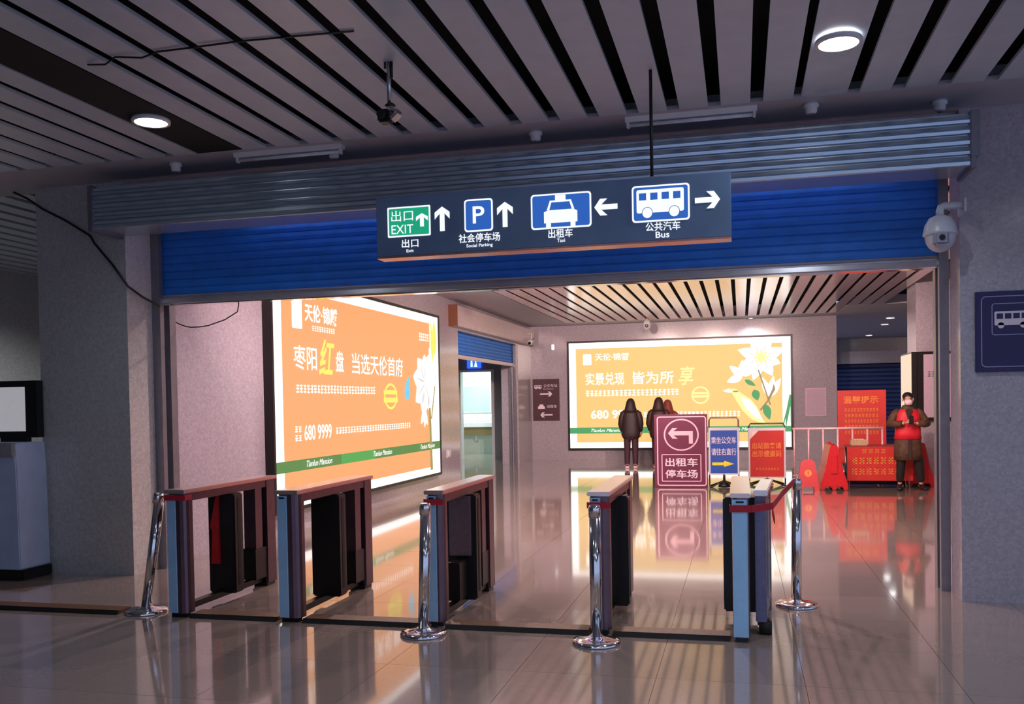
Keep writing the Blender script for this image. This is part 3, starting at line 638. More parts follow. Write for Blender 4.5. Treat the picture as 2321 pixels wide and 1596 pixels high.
t = thing('ceiling_panel_light', 'glowing panel light on the restroom ceiling', 'ceiling light', (-7.8, 26.3, 2.95))
box('frame', WHITE, t, -8.6, -7.0, 25.7, 26.9, 2.96, 3.0); box('diffuser', ROOMGLOW, t, -8.55, -7.05, 25.75, 26.85, 2.95, 2.962)
ld = bpy.data.lights.new('lamp', 'AREA'); ld.energy = 110; ld.color = (.86, 1, .95); ld.shape = 'RECTANGLE'; ld.size = 1.4; ld.size_y = 1.0
lo = bpy.data.objects.new('lamp', ld); COL.objects.link(lo); lo.parent = t; lo.location = (0, 0, -.01)

# ------------------------------------------------------------------ turnstiles
def turnstile(label, x, y, w=.14, pf=.62):
    """speed gate: open frame of posts, rails and cap with a black flap unit in the middle; front edge at y"""
    t = thing('turnstile', label, 'turnstile', (x, y+.67, 0)); a, b = x-w/2, x+w/2; h = .955
    n = 8; pr = [(a+.004, y+.095)]+[(x-(w/2-.004)*math.cos(math.pi*i/n), y+.05-.05*math.sin(math.pi*i/n)**.6) for i in range(n+1)]+[(b-.004, y+.095)]
    fp = G().prism(pr, 2, .03, h-.03).build('front_post', BRUSH_D, t)
    xa, xb = a+.006, a+.006+(w-.012)*pf; xc = (xa+xb)/2; c = (xb-xa)/2
    G().prism([(xa, y+.02), (xa+.003, y-.004), (xb-.006, y-.008), (xb, y+.02)], 2, .035, h-.04).build('front_panel', M('steel_panel_blue_reflection', (164, 212, 252), .32, .2, .05, 14), fp)  # stainless front; reflected blue daylight is put into its colour
    G().box(xc-c*.5, xc+c*.5, y-.0095, y-.004, h-.062, h-.05).build('card_slot', BLACK, fp)
    G().box(a+.02, b-.02, y+.01, y+.06, 0, .03).build('foot', BLACK, t)
    g = G(); g.box(a+.005, a+.03, y+1.2, y+1.34, .03, h-.03); g.box(b-.03, b-.005, y+1.2, y+1.34, .03, h-.03); g.box(a+.03, b-.03, y+1.31, y+1.335, .03, h-.03)
    g.build('back_post', BRUSH_D, t)
    G().box(a+.02, b-.02, y+1.2, y+1.34, 0, .03).build('foot', BLACK, t)
    box('inner_post', BRUSH_D, t, a+.035, b-.02, y+1.03, y+1.14, .35, .87)
    box('motor_box', BLACK, t, a+.03, b-.015, y+1.01, y+1.2, .085, .35)
    G().box(a-.008, b+.008, y-.02, y+1.36, h-.03, h).build('top_cap', M('cap_stainless', (226, 206, 200), .22, .75, .04, 14), t, .006)
    box('top_rail', BRUSH_D, t, a+.01, b-.01, y+.06, y+1.2, .865, h-.03)
    box('bottom_rail', BLACK, t, x-.03, x+.03, y+.06, y+1.2, .04, .085)
    fu = G().box(x-.12, x+.12, y+.60, y+.74, .06, .865).build('flap_unit', BLACK, t, .012)
    for xx in (x-.122, x+.12): box('flap_slot', RUBBER, fu, xx, xx+.002, y+.65, y+.69, .12, .83)
    return t
turnstile('turnstile farthest left, dark blue front with red tape, before the left wall', -4.09, 5.97, .165, .52)
turnstile('second turnstile from the left, in front of the orange billboard', -3.18, 5.97, .175, .5)
g3 = turnstile('middle turnstile with smoked panel, behind a chrome stanchion', -2.085, 6.03, .13)
turnstile('fourth turnstile from the left, hidden behind the chrome stanchion nearest the viewer', -.925, 6.0, .14)
g5 = turnstile('fifth turnstile, bright blue front with red belt around it', -.012, 5.95, .115, .94)
# extras of single gates
box('side_panel', M('reflective_panel', (150, 128, 138), .25, .6), g3, -2.175, -2.0, 6.612, 6.63, .40, .855, .004)
box('lower_box', BLACK, g3, -2.13, -2.03, 6.40, 6.63, .10, .38, .006)
g1 = [o_ for o_ in bpy.data.objects if o_.get('label', '').startswith('turnstile farthest')][0]
G().prism([(-4.17, .30), (-4.10, .30), (-4.10, .87), (-4.125, .82), (-4.175, .60), (-4.155, .56)], 1, 6.545, 6.57).build('flap_wing', M('red_acrylic', (190, 24, 34), .25), g1)
# swing gate cabinet, turned a little, on a caster
sg = thing('swing_gate', 'narrow grey swing gate cabinet on a black caster right of the fifth turnstile', 'swing gate', (.118, 6.17, 0))
x, y = .118, 6.17
box('front_post', M('plum_grey_steel', (112, 110, 136), .34, .8), sg, x-.04, x+.03, y, y+.07, .08, .915, .006)
box('middle_post', BRUSH, sg, x-.03, x+.03, y+.42, y+.50, .10, .90, .004); box('back_post', STEEL_D, sg, x-.03, x+.03, y+.74, y+.83, .0, .915, .006)
box('top_cap', M('cap_white_steel', (236, 226, 226), .2, .5), sg, x-.045, x+.045, y-.02, y+.86, .915, .955, .006)
box('top_rail', BRUSH_D, sg, x-.03, x+.03, y+.07, y+.74, .85, .915); box('bottom_rail', STEEL_D, sg, x-.03, x+.03, y+.07, y+.74, .10, .16)
box('lock_box', STEEL_D, sg, x-.03, x+.03, y+.50, y+.60, .46, .54)
cs = G().tube([(x-.02, y+.03, .045), (x+.06, y+.03, .045)], .045, 18).build('caster', RUBBER, sg); G().box(x-.03, x+.05, y+.01, y+.07, .06, .10).build('caster_fork', BLACK, cs)
sg.rotation_euler.z = R(-4)

# ------------------------------------------------------------------ stanchions, belts, floor cover
def stanchion(label, x, y, tx=0., ty=0., h=.89):
    t = thing('stanchion', label, 'stanchion', (x, y, 0), 'chrome stanchions')
    G().lathe([(.155, 0), (.158, .008), (.152, .022), (.12, .032), (.05, .042), (.045, .05)], (x, y, 0), 40).build('base', CHROME, t)
    G().tube([(x, y, .04), (x+tx, y+ty, h-.07)], .0375, 24).build('pole', CHROME, t)
    k = (h-.07)/h
    G().tube([(x+tx*k, y+ty*k, h-.075), (x+tx*.98, y+ty*.98, h-.02), (x+tx, y+ty, h)], [.0395, .0395, .033], 24).build('belt_head', CHROME, t)
    return t
stanchion('chrome stanchion leaning to the right beside the leftmost turnstile', -4.45, 6.09, .135, .0, .915)
stanchion('chrome stanchion in front of the middle turnstile', -2.10, 5.80, .03)
stanchion('chrome stanchion in front of the fourth turnstile, nearest the viewer', -.92, 5.78)
stanchion('chrome stanchion right of the swing gate with red belt end', .385, 7.09, .01, 0, .955)
def belt(label, path, z0, z1):
    g = G(); n = len(path)
    for (a, b) in zip(path[:-1], path[1:]):
        d = Vector((b[0]-a[0], b[1]-a[1], 0)).normalized(); q = Vector((-d.y, d.x, 0))*.003
        za, zb = a[2] if len(a) > 2 else 0, b[2] if len(b) > 2 else 0
        vs = []
        for p, dz in ((a, za), (b, zb)):
            for s in (1, -1):
                for z in (z0, z1): vs.append((p[0]+q.x*s, p[1]+q.y*s, z+dz))
        g.add(vs, [(0, 1, 5, 4), (2, 6, 7, 3), (1, 3, 7, 5), (0, 4, 6, 2), (0, 2, 3, 1), (4, 5, 7, 6)])
    return tag(g.build('barrier_belt', REDBELT), label, 'belt')
belt('red belt tied around the front of the leftmost turnstile', [(-4.0, 6.04), (-4.004, 5.955), (-4.176, 5.955), (-4.18, 6.04)], .875, .915)
belt('red belt around the front of the middle turnstile', [(-2.013, 6.02), (-2.015, 6.008), (-2.155, 6.008), (-2.157, 6.02)], .855, .895)
belt('red belt around the front of the fourth turnstile', [(-.848, 5.995), (-.85, 5.982), (-1.0, 5.982), (-1.002, 5.995)], .845, .885)
belt('red belt running from the fifth turnstile to the stanchion by the swing gate', [(-.078, 5.98), (-.078, 5.935), (.056, 5.935), (.19, 6.10, .0), (.27, 6.6, .03), (.372, 7.045, .075)], .835, .88)
belt('loose red belt end hanging from the belt at the swing gate', [(.19, 6.105, 0), (.205, 6.2, -.07)], .80, .845)
t = thing('cable_cover', 'low brown and black cable cover strip on the floor under the turnstile fronts', 'cable cover', (-3.2, 6.0, 0))
for x0, x1 in ((-9.0, -4.62), (-3.995, -3.292), (-3.084, -2.165), (-2.005, -1.01), (-.84, -.085)):
    G().prism([(5.985, 0), (6.0, .028), (6.13, .03), (6.16, 0)], 0, x0, x1).build('strip', BROWN, t)
    G().prism([(5.962, .001), (5.983, .001), (5.999, .029), (5.986, .031)], 0, x0, x1).build('front_edge', RUBBER, t)

# ------------------------------------------------------------------ free-standing signs in the hall
t = thing('floor_sign', 'maroon upright taxi parking sign with a left turn arrow in a circle', 'sign', (-1.05, 16.5, 0))
y = 16.45
box('panel', MAROON, t, -1.515, -.585, y, y+.09, .0, 1.305, .006)
o = (0, y-.003, 0)
ring('border', PRINTPINK, t, o, X_, Z_, -1.468, .03, -.602, 1.27, .05, .02)
flat('circle', PRINTPINK, t, o, X_, Z_, [], [(ell(-1.039, .94, .308, .285, 40), ell(-1.039, .94, .282, .260, 40))])
flat('arrow', PRINTPINK, t, o, X_, Z_, [arrow(-.90, .968, -1.270, .968, .075, .17, .19), [(-.90, 1.0055), (-.835, 1.0055), (-.835, .78), (-.905, .78), (-.905, .9305), (-.90, .9305)]])
ring('border', PRINTPINK, t, o, X_, Z_, -1.391, .105, -.693, .595, .02, .016)
text('出租车', 'lettering', PRINTW, t, o, X_, Z_, -1.325, .375, -.758, .53, .02); text('停车场', 'lettering', PRINTW, t, o, X_, Z_, -1.330, .165, -.758, .32, .02)

def stand_sign(label, x0, x1, z0, z1, y, face, zh, frame):
    t = thing('stand_sign', label, 'sign', ((x0+x1)/2, y+.1, 0))
    fr = G(); fr.tube([(x0-.02, y+.04, .03), (x0-.02, y+.04, zh-.05), (x0+.01, y+.04, zh), (x1-.01, y+.04, zh), (x1+.02, y+.04, zh-.05), (x1+.02, y+.04, .03)], .014, 8)
    fr.build('frame', frame, t)
    box('board', WHITE, t, x0-.03, x1+.03, y+.01, y+.035, z0-.03, z1+.05, .004)
    box('face', face, t, x0, x1, y+.004, y+.01, z0, z1)
    xm = (x0+x1)/2
    g = G(); g.tube([(x0, y-.12, .015), (xm, y+.02, .12), (x1, y-.12, .015)], .014, 8); g.tube([(x0, y+.26, .015), (xm, y+.04, .12), (x1, y+.26, .015)], .014, 8); g.tube([(xm, y+.03, .10), (xm, y+.03, z0)], .022, 8)
    g.lathe([(.11, .0), (.09, .05), (.04, .09), (.03, .12)], (xm, y+.03, .01), 16)
    g.build('stand_base', BLACK, t)
    for x in (x0-.02, x1+.02): G().tube([(x, y-.15, .015), (x, y+.28, .015)], .014, 8).build('foot', frame, t)
    return t
y = 16.46
t = stand_sign('blue and white bus direction stand sign with yellow arrow beside the maroon sign', -.535, -.07, .256, 1.01, y, SIGNBLUE, 1.235, M('pink_grey_steel', (150, 120, 124), .35, .6))
o = (0, y+.002, 0)
text('乘坐公交车', 'lettering', PRINTW, t, o, X_, Z_, -.519, .775, -.090, .90, .012); text('请往右直行', 'lettering', PRINTW, t, o, X_, Z_, -.519, .570, -.090, .697, .012)
flat('arrow', YELLOW, t, o, X_, Z_, [[(-.505, .445), (-.30, .445), (-.30, .475), (-.125, .42), (-.30, .365), (-.30, .395), (-.505, .395)]])
y = 16.9
t = stand_sign('red stand sign with gold lettering and pale corner beside the blue stand sign', .15, .735, .16, .985, y, REDPRINT, 1.11, M('green_grey_steel', (70, 96, 84), .35, .6))
o = (0, y+.002, 0)
flat('pale_corner', M('pale_corner_tone', (236, 214, 214), .5), t, o, X_, Z_, [[(.15, .985), (.30, .985), (.15, .83)]])  # pale triangle across the upper left corner
text('出站旅客请', 'lettering', GOLD, t, o, X_, Z_, .19, .66, .69, .775, .012); text('出示健康码', 'lettering', GOLD, t, o, X_, Z_, .19, .51, .69, .63, .012)
scribble('small_print', GOLD, t, o, X_, Z_, .245, .275, .66, .32, 8)

# ------------------------------------------------------------------ checkpoint at the right: fence, barriers, table, boards
t = thing('crowd_fence', 'pale steel crowd fence behind the red barriers at the checkpoint', 'fence', (1.65, 17.2, 0))
FW = M('pink_white_tube', (232, 190, 196), .35, .2)
y = 17.25
G().tube([(.90, y, 1.0), (2.45, y, 1.0)], .022, 10).build('top_rail', FW, t); G().tube([(.90, y, .15), (2.45, y, .15)], .02, 10).build('bottom_rail', FW, t)
for i in range(7): G().tube([(.93+.25*i, y, .15), (.93+.25*i, y, 1.0)], .017, 8).build('baluster', FW, t)
for x in (.98, 2.37): G().tube([(x, y-.25, .015), (x, y+.25, .015)], .015, 8).tube([(x, y, .015), (x, y, .15)], .017, 8).build('foot', FW, t)

def barrier(label, x, y):
    t = thing('water_barrier', label, 'barrier', (x, y+.55, 0), 'red water-filled barriers')
    p = [(x-.22, .10), (x-.215, 0), (x-.15, 0), (x-.14, .06), (x-.04, .06), (x-.03, 0), (x+.03, 0), (x+.04, .06), (x+.14, .06), (x+.15, 0), (x+.215, 0), (x+.22, .10), (x+.14, .35), (x+.07, .70), (x+.05, .755), (x-.05, .755), (x-.07, .70), (x-.14, .35)]
    G().prism(p, 1, y, y+1.1).build('body', REDPL, t, .012)
    for yy in (y+.25, y+.85): G().lathe([(.03, 0), (.03, .02), (.02, .025)], (x, yy, .753), 14).build('filler_cap', REDPL, t)
    G().box(x-.05, x+.05, y-.03, y+.005, .28, .60).build('connector', REDPL, t, .01)
    return t
barrier('red water-filled plastic barrier at the left end of the checkpoint table', 1.50, 16.02)
barrier('red water-filled plastic barrier at the right end of the table behind the guard', 2.98, 16.75)
t = thing('checkpoint_table', 'folding table fronted by a red banner with gold lettering', 'table', (2.3, 16.75, 0))
WOODT = M('table_top_red', (150, 40, 38), .5)
box('table_top', WOODT, t, 1.74, 2.80, 16.42, 17.0, .69, .72, .006)
for x in (1.78, 2.74):
    for yy in (16.47, 16.95): G().tube([(x, yy, 0), (x, yy, .69)], .016, 8).build('leg', BRUSH, t)
box('under_shade_sheet', BLACK, t, 1.80, 2.74, 16.96, 16.98, .02, .69)  # black sheet standing in for the shade under the table
bn = box('banner', REDPRINT, t, 1.745, 2.79, 16.395, 16.415, .135, .705)
o = (0, 16.392, 0)
scribble('lettering', GOLD, bn, o, X_, Z_, 1.98, .60, 2.38, .67, 4); scribble('lettering', GOLD, bn, o, X_, Z_, 1.82, .42, 2.62, .53, 7); scribble('lettering', GOLD, bn, o, X_, Z_, 1.82, .24, 2.62, .34, 7)
t = thing('tissue_box', 'beige carton lying on the checkpoint table', 'box', (1.95, 16.7, .72))
box('carton', M('beige_card', (186, 160, 124), .7), t, 1.83, 2.10, 16.6, 16.85, .72, .82, .008); box('flap', M('pale_card', (214, 196, 164), .7), t, 1.88, 2.05, 16.64, 16.81, .82, .832)
t = thing('notice_board', 'large red notice board with gold title behind the fence', 'notice board', (2.3, 19.05, 0))
box('board', REDPRINT, t, 1.855, 2.75, 19.0, 19.04, .25, 1.69, .004)
o = (0, 18.997, 0)
text('温馨提示', 'lettering', GOLD, t, o, X_, Z_, 1.96, 1.43, 2.605, 1.575, .012)
for k in range(5): scribble('small_print', GOLD, t, o, X_, Z_, 1.98, 1.27-.11*k, 2.62, 1.335-.11*k, 11-(k % 2))
for x in (1.95, 2.65): G().tube([(x, 18.85, .02), (x, 19.05, .3), (x, 19.3, .02)], .016, 8).tube([(x, 19.05, .3), (x, 19.05, 1.5)], .014, 8).build('leg', BRUSH, t)
t = thing('caution_sign', 'small red folding caution sign on the floor left of the barrier', 'caution sign', (1.08, 16.05, 0))
def leaf(name, s):
    g = G(); yb, yt = 16.05-.12*s, 16.05-.012*s
    pts = [(-.18, 0), (-.10, 0), (-.085, .07), (.085, .07), (.10, 0), (.18, 0), (.115, .47), (.06, .52), (-.06, .52), (-.115, .47)]
    vs = [];
    for d in (0, .012*s):
        for px, pz in pts: vs.append((1.08+px, yb+(yt-yb)*pz/.52+d, pz))
    n = len(pts); g.add(vs, [tuple(range(n)), tuple(range(2*n-1, n-1, -1))]+[(i, n+i, n+(i+1) % n, (i+1) % n) for i in range(n)])
    return g.build(name, REDPL, t)
lf = leaf('front_leaf', 1); leaf('back_leaf', -1)
vdir = Vector((0, .108/.52, 1)).normalized()
flat('warning_mark', GOLD, lf, (1.08, 15.927, 0), X_, vdir, [ell(0, .30, .058, .058, 20)])
flat('warning_mark', REDPL, lf, (1.08, 15.924, 0), X_, vdir, [rect(-.008, .285, .008, .335), ell(0, .272, .009, .009, 10)])

# ------------------------------------------------------------------ kiosk at far left
t = thing('information_kiosk', 'pale blue kiosk with black framed screen at the edge of the left pillar', 'kiosk', (-6.78, 7.2, 0))
KB = M('kiosk_blue_white', (184, 200, 230), .35, 0, .08, 5)
G().prism([(-7.08, .10), (-6.44, .10), (-6.455, 1.05), (-6.47, 1.27), (-7.05, 1.27)], 1, 7.02, 7.40).build('body', KB, t, .01)
box('plinth', BLACK, t, -7.05, -6.42, 7.02, 7.40, 0, .10, .01)
box('desk_panel', M('kiosk_grey', (150, 150, 154), .4), t, -7.06, -6.47, 6.99, 7.06, 1.14, 1.27, .006)
box('screen_frame', BLACK, t, -7.06, -6.47, 7.30, 7.40, 1.31, 1.85, .006); box('neck', BLACK, t, -6.9, -6.6, 7.32, 7.38, 1.26, 1.32)
box('screen', E_('screen_glow', (170, 168, 176), .8), t, -6.98, -6.59, 7.294, 7.302, 1.37, 1.79)

# ------------------------------------------------------------------ people
SKIN = M('skin', (196, 150, 128), .5, 0, .05, 30)
HAIR = M('black_hair', (22, 16, 18), .55, 0, .3, 120)
def skin(name, mat, root, pts, edges, first, sub=2, extra=None):
    """continuous surface grown over a skeleton: pts name -> (x,y,z,rx[,ry]) in the figure's own frame"""
    ks = [first]+[k for k in pts if k != first]; ix = {k: i for i, k in enumerate(ks)}
    me = bpy.data.meshes.new(name); me.from_pydata([pts[k][:3] for k in ks], [(ix[a], ix[b]) for a, b in edges], [])
    ob = bpy.data.objects.new(name, me); COL.objects.link(ob)
    ob.modifiers.new('s', 'SKIN'); ss = ob.modifiers.new('d', 'SUBSURF'); ss.levels = sub; ss.render_levels = sub
    for i, k in enumerate(ks):
        p = pts[k]; d = me.skin_vertices[0].data[i]; d.radius = (p[3], p[4] if len(p) > 4 else p[3]); d.use_root = (i == 0)
    dg = bpy.context.evaluated_depsgraph_get(); dg.update()
    nm = bpy.data.meshes.new_from_object(ob.evaluated_get(dg)); bpy.data.objects.remove(ob)
    vs = [tuple(v.co) for v in nm.vertices]; fs = [tuple(p.vertices) for p in nm.polygons]
    bpy.data.meshes.remove(nm)
    if root is None: return vs, fs
    m2 = bpy.data.meshes.new(name); b = len(vs)
    for ev, ef in (extra or []):
        n = len(vs); vs = vs+ev; fs = fs+[tuple(i+n for i in f) for f in ef]
    m2.from_pydata(vs, [], fs); m2.polygons.foreach_set('use_smooth', [True]*len(fs)); m2.materials.append(mat)
    o2 = bpy.data.objects.new(name, m2); COL.objects.link(o2); o2.parent = root
    return o2
def chain(ps):
    pts = {str(i): p for i, p in enumerate(ps)}
    return skin('c', None, None, pts, [(str(i), str(i+1)) for i in range(len(ps)-1)], '0', 1)
def hand(wr, d, n, curl=.5, s=1., thumb=1):
    """palm and five bent fingers from wrist wr: d = finger direction, n = palm normal (fingers curl that way)"""
    wr, d, n = Vector(wr), Vector(d).normalized(), Vector(n).normalized(); n = (n-d*n.dot(d)).normalized(); sd = d.cross(n)*thumb
    out = [chain([tuple(wr)+(.026*s, .02*s), tuple(wr+d*.045*s)+(.038*s, .016*s), tuple(wr+d*.085*s)+(.040*s, .014*s)])]
    for k, L in enumerate((.068, .078, .072, .056)):
        b = wr+d*.075*s+sd*(.030-.020*k)*s; p = [tuple(b)+(.0095*s,)]; dirv = d.copy(); q = b.copy()
        for j in range(3):
            ang = curl*(.5+.35*j); dirv = (d*math.cos(ang)+n*math.sin(ang)); q = q+dirv*L*s*(.45, .32, .25)[j]; p.append(tuple(q)+((.009, .0085, .007)[j]*s,))
        out.append(chain(p))
    b = wr+d*.025*s+sd*.022*s; q1 = b+(sd*.8+d*.6+n*.2).normalized()*.035*s; q2 = q1+(sd*.4+d*.9+n*.4).normalized()*.032*s
    out.append(chain([tuple(b)+(.012*s,), tuple(q1)+(.0105*s,), tuple(q2)+(.008*s,)]))
    return out
def shoes(root, ft, mat, toe):
    for x, y, a in ft:
        dx, dy = math.sin(R(a))*toe, -math.cos(R(a))*toe
        pts = {'h': (x-dx*.06, y-dy*.06, .045, .042, .04), 'm': (x+dx*.06, y+dy*.06, .045, .045, .038), 't': (x+dx*.16, y+dy*.16, .032, .04, .026), 'a': (x-dx*.03, y-dy*.03, .10, .045)}
        skin('shoe', mat, root, pts, [('a', 'h'), ('h', 'm'), ('m', 't')], 'h', 2)
def walker(label, loc, rz, s, coat, legs, hood, lhand_free, stance=.10, rhand_free=False):
    """someone in a padded hooded jacket, seen from behind; the figure faces -y in its own frame"""
    t = thing('person', label, 'person', loc)
    def sc(d): return {k: tuple(v*s for v in p) for k, p in d.items()}
    hx = .21
    P = {'pel': (0, 0, .88, .12, .09), 'wai': (0, 0, 1.05, .11, .085), 'che': (0, .01, 1.25, .13, .09), 'nek': (0, .0, 1.44, .05), 'hd1': (0, -.01, 1.53, .072, .08), 'hd2': (0, 0, 1.60, .072, .082), 'hd3': (0, 0, 1.655, .045, .05), 'nose': (0, -.085, 1.55, .014),
         'shL': (.16, .01, 1.38, .055), 'elL': (.25, .02, 1.10, .042), 'wrL': (.225, -.06, .88, .028), 'shR': (-.16, .01, 1.38, .055), 'elR': (-.25, .02, 1.10, .042), 'wrR': (-.225, -.06, .88, .028),
         'hpL': (.085, 0, .82, .08), 'knL': (stance*.95, -.01, .46, .055), 'anL': (stance, .02, .09, .036), 'hpR': (-.085, 0, .82, .08), 'knR': (-stance*.95, -.01, .46, .055), 'anR': (-stance, .02, .09, .036)}
    ED = [('pel', 'wai'), ('wai', 'che'), ('che', 'nek'), ('nek', 'hd1'), ('hd1', 'hd2'), ('hd2', 'hd3'), ('hd1', 'nose'), ('che', 'shL'), ('shL', 'elL'), ('elL', 'wrL'), ('che', 'shR'), ('shR', 'elR'), ('elR', 'wrR'), ('pel', 'hpL'), ('hpL', 'knL'), ('knL', 'anL'), ('pel', 'hpR'), ('hpR', 'knR'), ('knR', 'anR')]
    P = sc(P); ex = hand(P['wrL'][:3], (-.1, -.1, -1), (-.6, -.6, 0), .6, s, -1)+hand(P['wrR'][:3], (.1, -.1, -1), (.6, -.6, 0), .6, s, 1)
    skin('body', SKIN, t, P, ED, 'pel', 2, ex)
    ox, oy, oz = loc
    def W(ps): return [(ox+p[0]*s, oy+p[1]*s, oz+p[2]*s) for p in ps]
    def Lf(rs): return [(oz+z*s, ox+cx*s, oy+cy*s, rx*s, ry*s) for z, cx, cy, rx, ry in rs]
    g = G().loft(Lf([(.72, 0, .01, .15, .10), (.725, 0, .01, .195, .145), (.78, 0, .01, .212, .16), (.88, 0, .01, .222, .168), (1.02, 0, .01, .205, .155), (1.20, 0, .015, .20, .15), (1.30, 0, .015, .185, .135), (1.38, 0, .015, .135, .11), (1.43, 0, .015, .09, .085)]))
    for q in (1, -1):
        free = lhand_free if q < 0 else rhand_free
        wr = [(.235*q, .0, .90), (.232*q, -.02, .84)] if free else [(.215*q, -.07, .92), (.19*q, -.11, .88)]
        g.tube(W([(.13*q, .015, 1.36), (.18*q, .015, 1.31), (.215*q, .02, 1.20), (.235*q, .025, 1.06)]+wr), [r_*s for r_ in (.06, .078, .076, .070, .058, .046)], 14)
    g.build('jacket', coat, t)
    T_ = sc({'pel': (0, .01, .84, .15, .11), 'hpL': (.09, .01, .76, .10), 'knL': (stance*.95, 0, .46, .084), 'anL': (stance, .02, .05, .066), 'hpR': (-.09, .01, .76, .10), 'knR': (-stance*.95, 0, .46, .084), 'anR': (-stance, .02, .05, .066)})
    skin('trousers', legs, t, T_, [('pel', 'hpL'), ('hpL', 'knL'), ('knL', 'anL'), ('pel', 'hpR'), ('hpR', 'knR'), ('knR', 'anR')], 'pel', 2)
    if hood:
        G().loft(Lf([(1.34, 0, .02, .16, .125), (1.40, 0, .03, .15, .13), (1.47, 0, .03, .128, .125), (1.55, 0, .02, .110, .118), (1.61, 0, .01, .095, .105), (1.655, 0, .005, .068, .078), (1.68, 0, .0, .03, .035)]), 20, 2).build('hood', coat, t)
    else:
        G().ball(W([(0, .018, 1.575)])[0], .083*s, .095*s, .105*s, 18, 12).build('hair', HAIR, t)
        G().loft(Lf([(1.35, 0, .03, .15, .115), (1.41, 0, .045, .125, .10), (1.47, 0, .05, .10, .075), (1.49, 0, .05, .07, .05)]), 18, 2).build('hood', coat, t)
    shoes(t, [(stance*s, .02, 8), (-stance*s, .02, -8)], M('pale_shoe', (206, 170, 170), .5), s)
    t.rotation_euler.z = R(rz)
    return t
DARKC = M('dark_padded_jacket', (40, 24, 26), .6, 0, .15, 30, bump=.3); DARKC2 = M('dark_brown_jacket', (46, 25, 26), .6, 0, .15, 30); REDC = M('rust_red_jacket', (128, 56, 44), .6, 0, .15, 30)
PLUM = M('plum_trousers', (56, 24, 38), .7, 0, .12, 40); DKTR = M('dark_trousers', (38, 20, 27), .7, 0, .12, 40)
walker('person in dark hooded padded jacket seen from behind before the back billboard', (-2.475, 21.1, 0), 180, .965, DARKC, PLUM, True, False)
walker('person in a dark jacket beside the hooded one, half hidden by the maroon sign', (-1.83, 21.1, 0), 176, .975, DARKC2, DKTR, True, True)
walker('person in a rust-red jacket mostly hidden behind the maroon sign', (-1.68, 21.75, 0), 184, .94, REDC, DKTR, True, False)

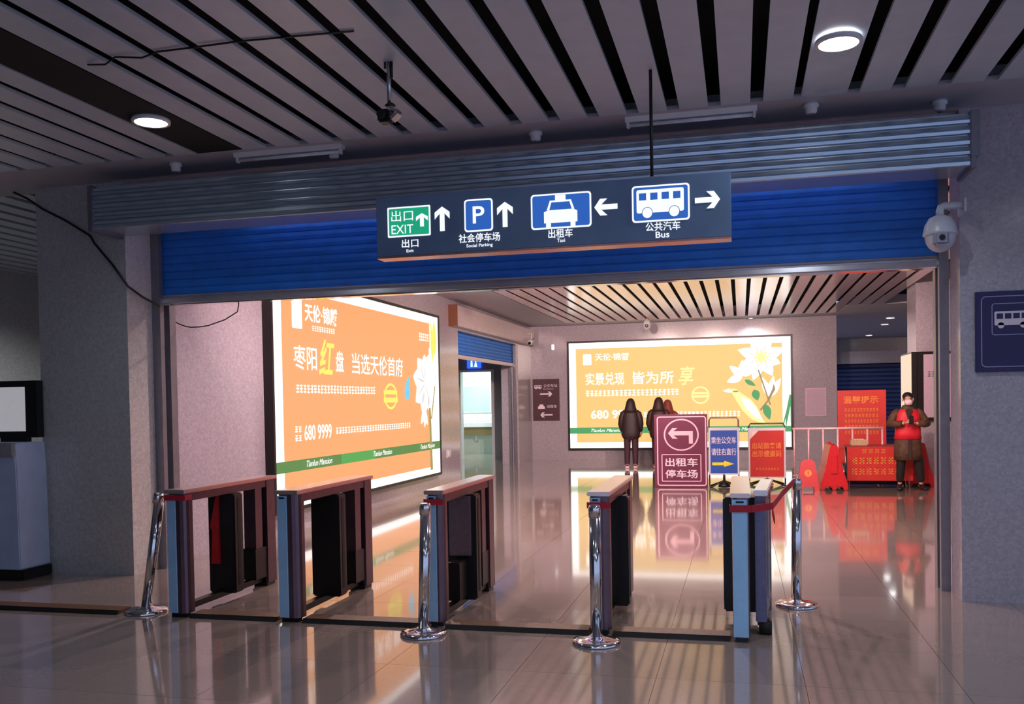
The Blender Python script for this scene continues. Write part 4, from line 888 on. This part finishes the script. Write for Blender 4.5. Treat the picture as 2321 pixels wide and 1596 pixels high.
def guard():
    t = thing('person', 'checkpoint guard in red vest and white mask with head bowed over his hands', 'person', (2.66, 16.08, 0))
    P = {'pel': (0, 0, .90, .12, .09), 'wai': (0, .01, 1.06, .11, .085), 'che': (0, .015, 1.22, .11, .08), 'nek': (0, -.01, 1.40, .052), 'hd1': (-.005, -.055, 1.48, .070, .078), 'hd2': (-.005, -.045, 1.55, .074, .084), 'hd3': (-.005, -.035, 1.60, .045, .05), 'nose': (-.005, -.14, 1.475, .014),
         'shL': (.13, .01, 1.31, .045), 'elL': (.27, -.03, 1.10, .036), 'wrL': (.085, -.235, 1.115, .028), 'shR': (-.13, .01, 1.31, .045), 'elR': (-.27, -.03, 1.10, .036), 'wrR': (-.085, -.235, 1.12, .028),
         'hpL': (.09, 0, .84, .08), 'knL': (.16, -.02, .47, .055), 'anL': (.20, .02, .09, .036), 'hpR': (-.09, 0, .84, .08), 'knR': (-.11, -.02, .47, .055), 'anR': (-.13, .02, .09, .036)}
    ED = [('pel', 'wai'), ('wai', 'che'), ('che', 'nek'), ('nek', 'hd1'), ('hd1', 'hd2'), ('hd2', 'hd3'), ('hd1', 'nose'), ('che', 'shL'), ('shL', 'elL'), ('elL', 'wrL'), ('che', 'shR'), ('shR', 'elR'), ('elR', 'wrR'), ('pel', 'hpL'), ('hpL', 'knL'), ('knL', 'anL'), ('pel', 'hpR'), ('hpR', 'knR'), ('knR', 'anR')]
    ex = hand(P['wrL'][:3], (-1, -.35, .15), (0, .5, .8), .9, 1, 1)+hand(P['wrR'][:3], (1, -.35, .15), (0, .5, .8), .9, 1, -1)
    skin('body', SKIN, t, P, ED, 'pel', 2, ex)
    CAMO = M('camouflage_coat', (78, 52, 36), .7, 0, .45, 14)
    def Lf(rs): return [(z, 2.66+cx, 16.08+cy, rx, ry) for z, cx, cy, rx, ry in rs]
    g = G().loft(Lf([(.50, 0, .02, .15, .10), (.505, 0, .02, .215, .16), (.68, 0, .02, .215, .165), (.86, 0, .015, .20, .155), (1.0, 0, .012, .175, .135), (1.2, 0, .015, .185, .138), (1.30, 0, .01, .165, .115), (1.36, 0, .0, .105, .09), (1.41, 0, -.01, .075, .075)]))
    for q in (1, -1):
        g.tube([(2.66+x_*q, 16.08+y_, z_) for x_, y_, z_ in ((.13, .01, 1.31), (.18, .01, 1.27), (.235, .0, 1.18), (.275, -.03, 1.10), (.22, -.14, 1.10), (.12, -.22, 1.115))], [.06, .074, .072, .068, .058, .046], 14)
    g.build('coat', CAMO, t)
    VEST = M('red_vest', (206, 26, 44), .55, 0, .08, 20)
    G().box(2.645, 2.685, 15.90, 15.935, .52, .86).build('coat_split', M('dark_collar', (48, 26, 22), .7), t)
    vst = G().loft(Lf([(.85, 0, .015, .17, .12), (.853, 0, .015, .212, .168), (.96, 0, .012, .197, .155), (1.10, 0, .012, .196, .152), (1.20, 0, .015, .199, .154), (1.285, 0, .012, .182, .132), (1.34, 0, .004, .125, .104), (1.35, 0, .0, .10, .085)])).build('vest', VEST, t)
    G().prism([(2.60, 1.325), (2.655, 1.12), (2.71, 1.325), (2.68, 1.35), (2.63, 1.35)], 1, 15.93, 15.96).build('collar_opening', M('dark_collar', (48, 26, 22), .7), vst)
    T_ = {'pel': (0, .01, .84, .14, .10), 'hpL': (.10, .01, .74, .095), 'knL': (.16, -.01, .47, .080), 'anL': (.20, .02, .12, .062), 'hpR': (-.10, .01, .74, .095), 'knR': (-.11, -.01, .47, .080), 'anR': (-.13, .02, .12, .062)}
    skin('trousers', M('black_trousers', (11, 9, 11), .8), t, T_, [('pel', 'hpL'), ('hpL', 'knL'), ('knL', 'anL'), ('pel', 'hpR'), ('hpR', 'knR'), ('knR', 'anR')], 'pel', 2)
    G().ball((2.655, 16.055, 1.545), .084, .10, .078, 18, 12).build('hair', HAIR, t)
    G().ball((2.655, 15.975, 1.455), .066, .062, .052, 18, 10).build('face_mask', M('white_mask', (226, 206, 210), .7), t)
    for x in (-.03, .025): G().ball((2.66+x, 15.955, 1.515), .012, .008, .008, 10, 6).build('eye', BLACK, t)
    for x in (-.085, .075): G().ball((2.66+x, 16.03, 1.50), .014, .025, .034, 10, 8).build('ear', SKIN, t)
    shoes(t, [(.20, .02, 25), (-.13, .02, -10)], M('black_shoe', (18, 15, 17), .4), 1)
    t2 = thing('phone', 'small dark phone in the guard hands', 'phone', (2.66, 15.80, 1.13))
    G().box(2.625, 2.695, 15.755, 15.765, 1.10, 1.24).build('phone_body', BLACK, t2, .004)
guard()
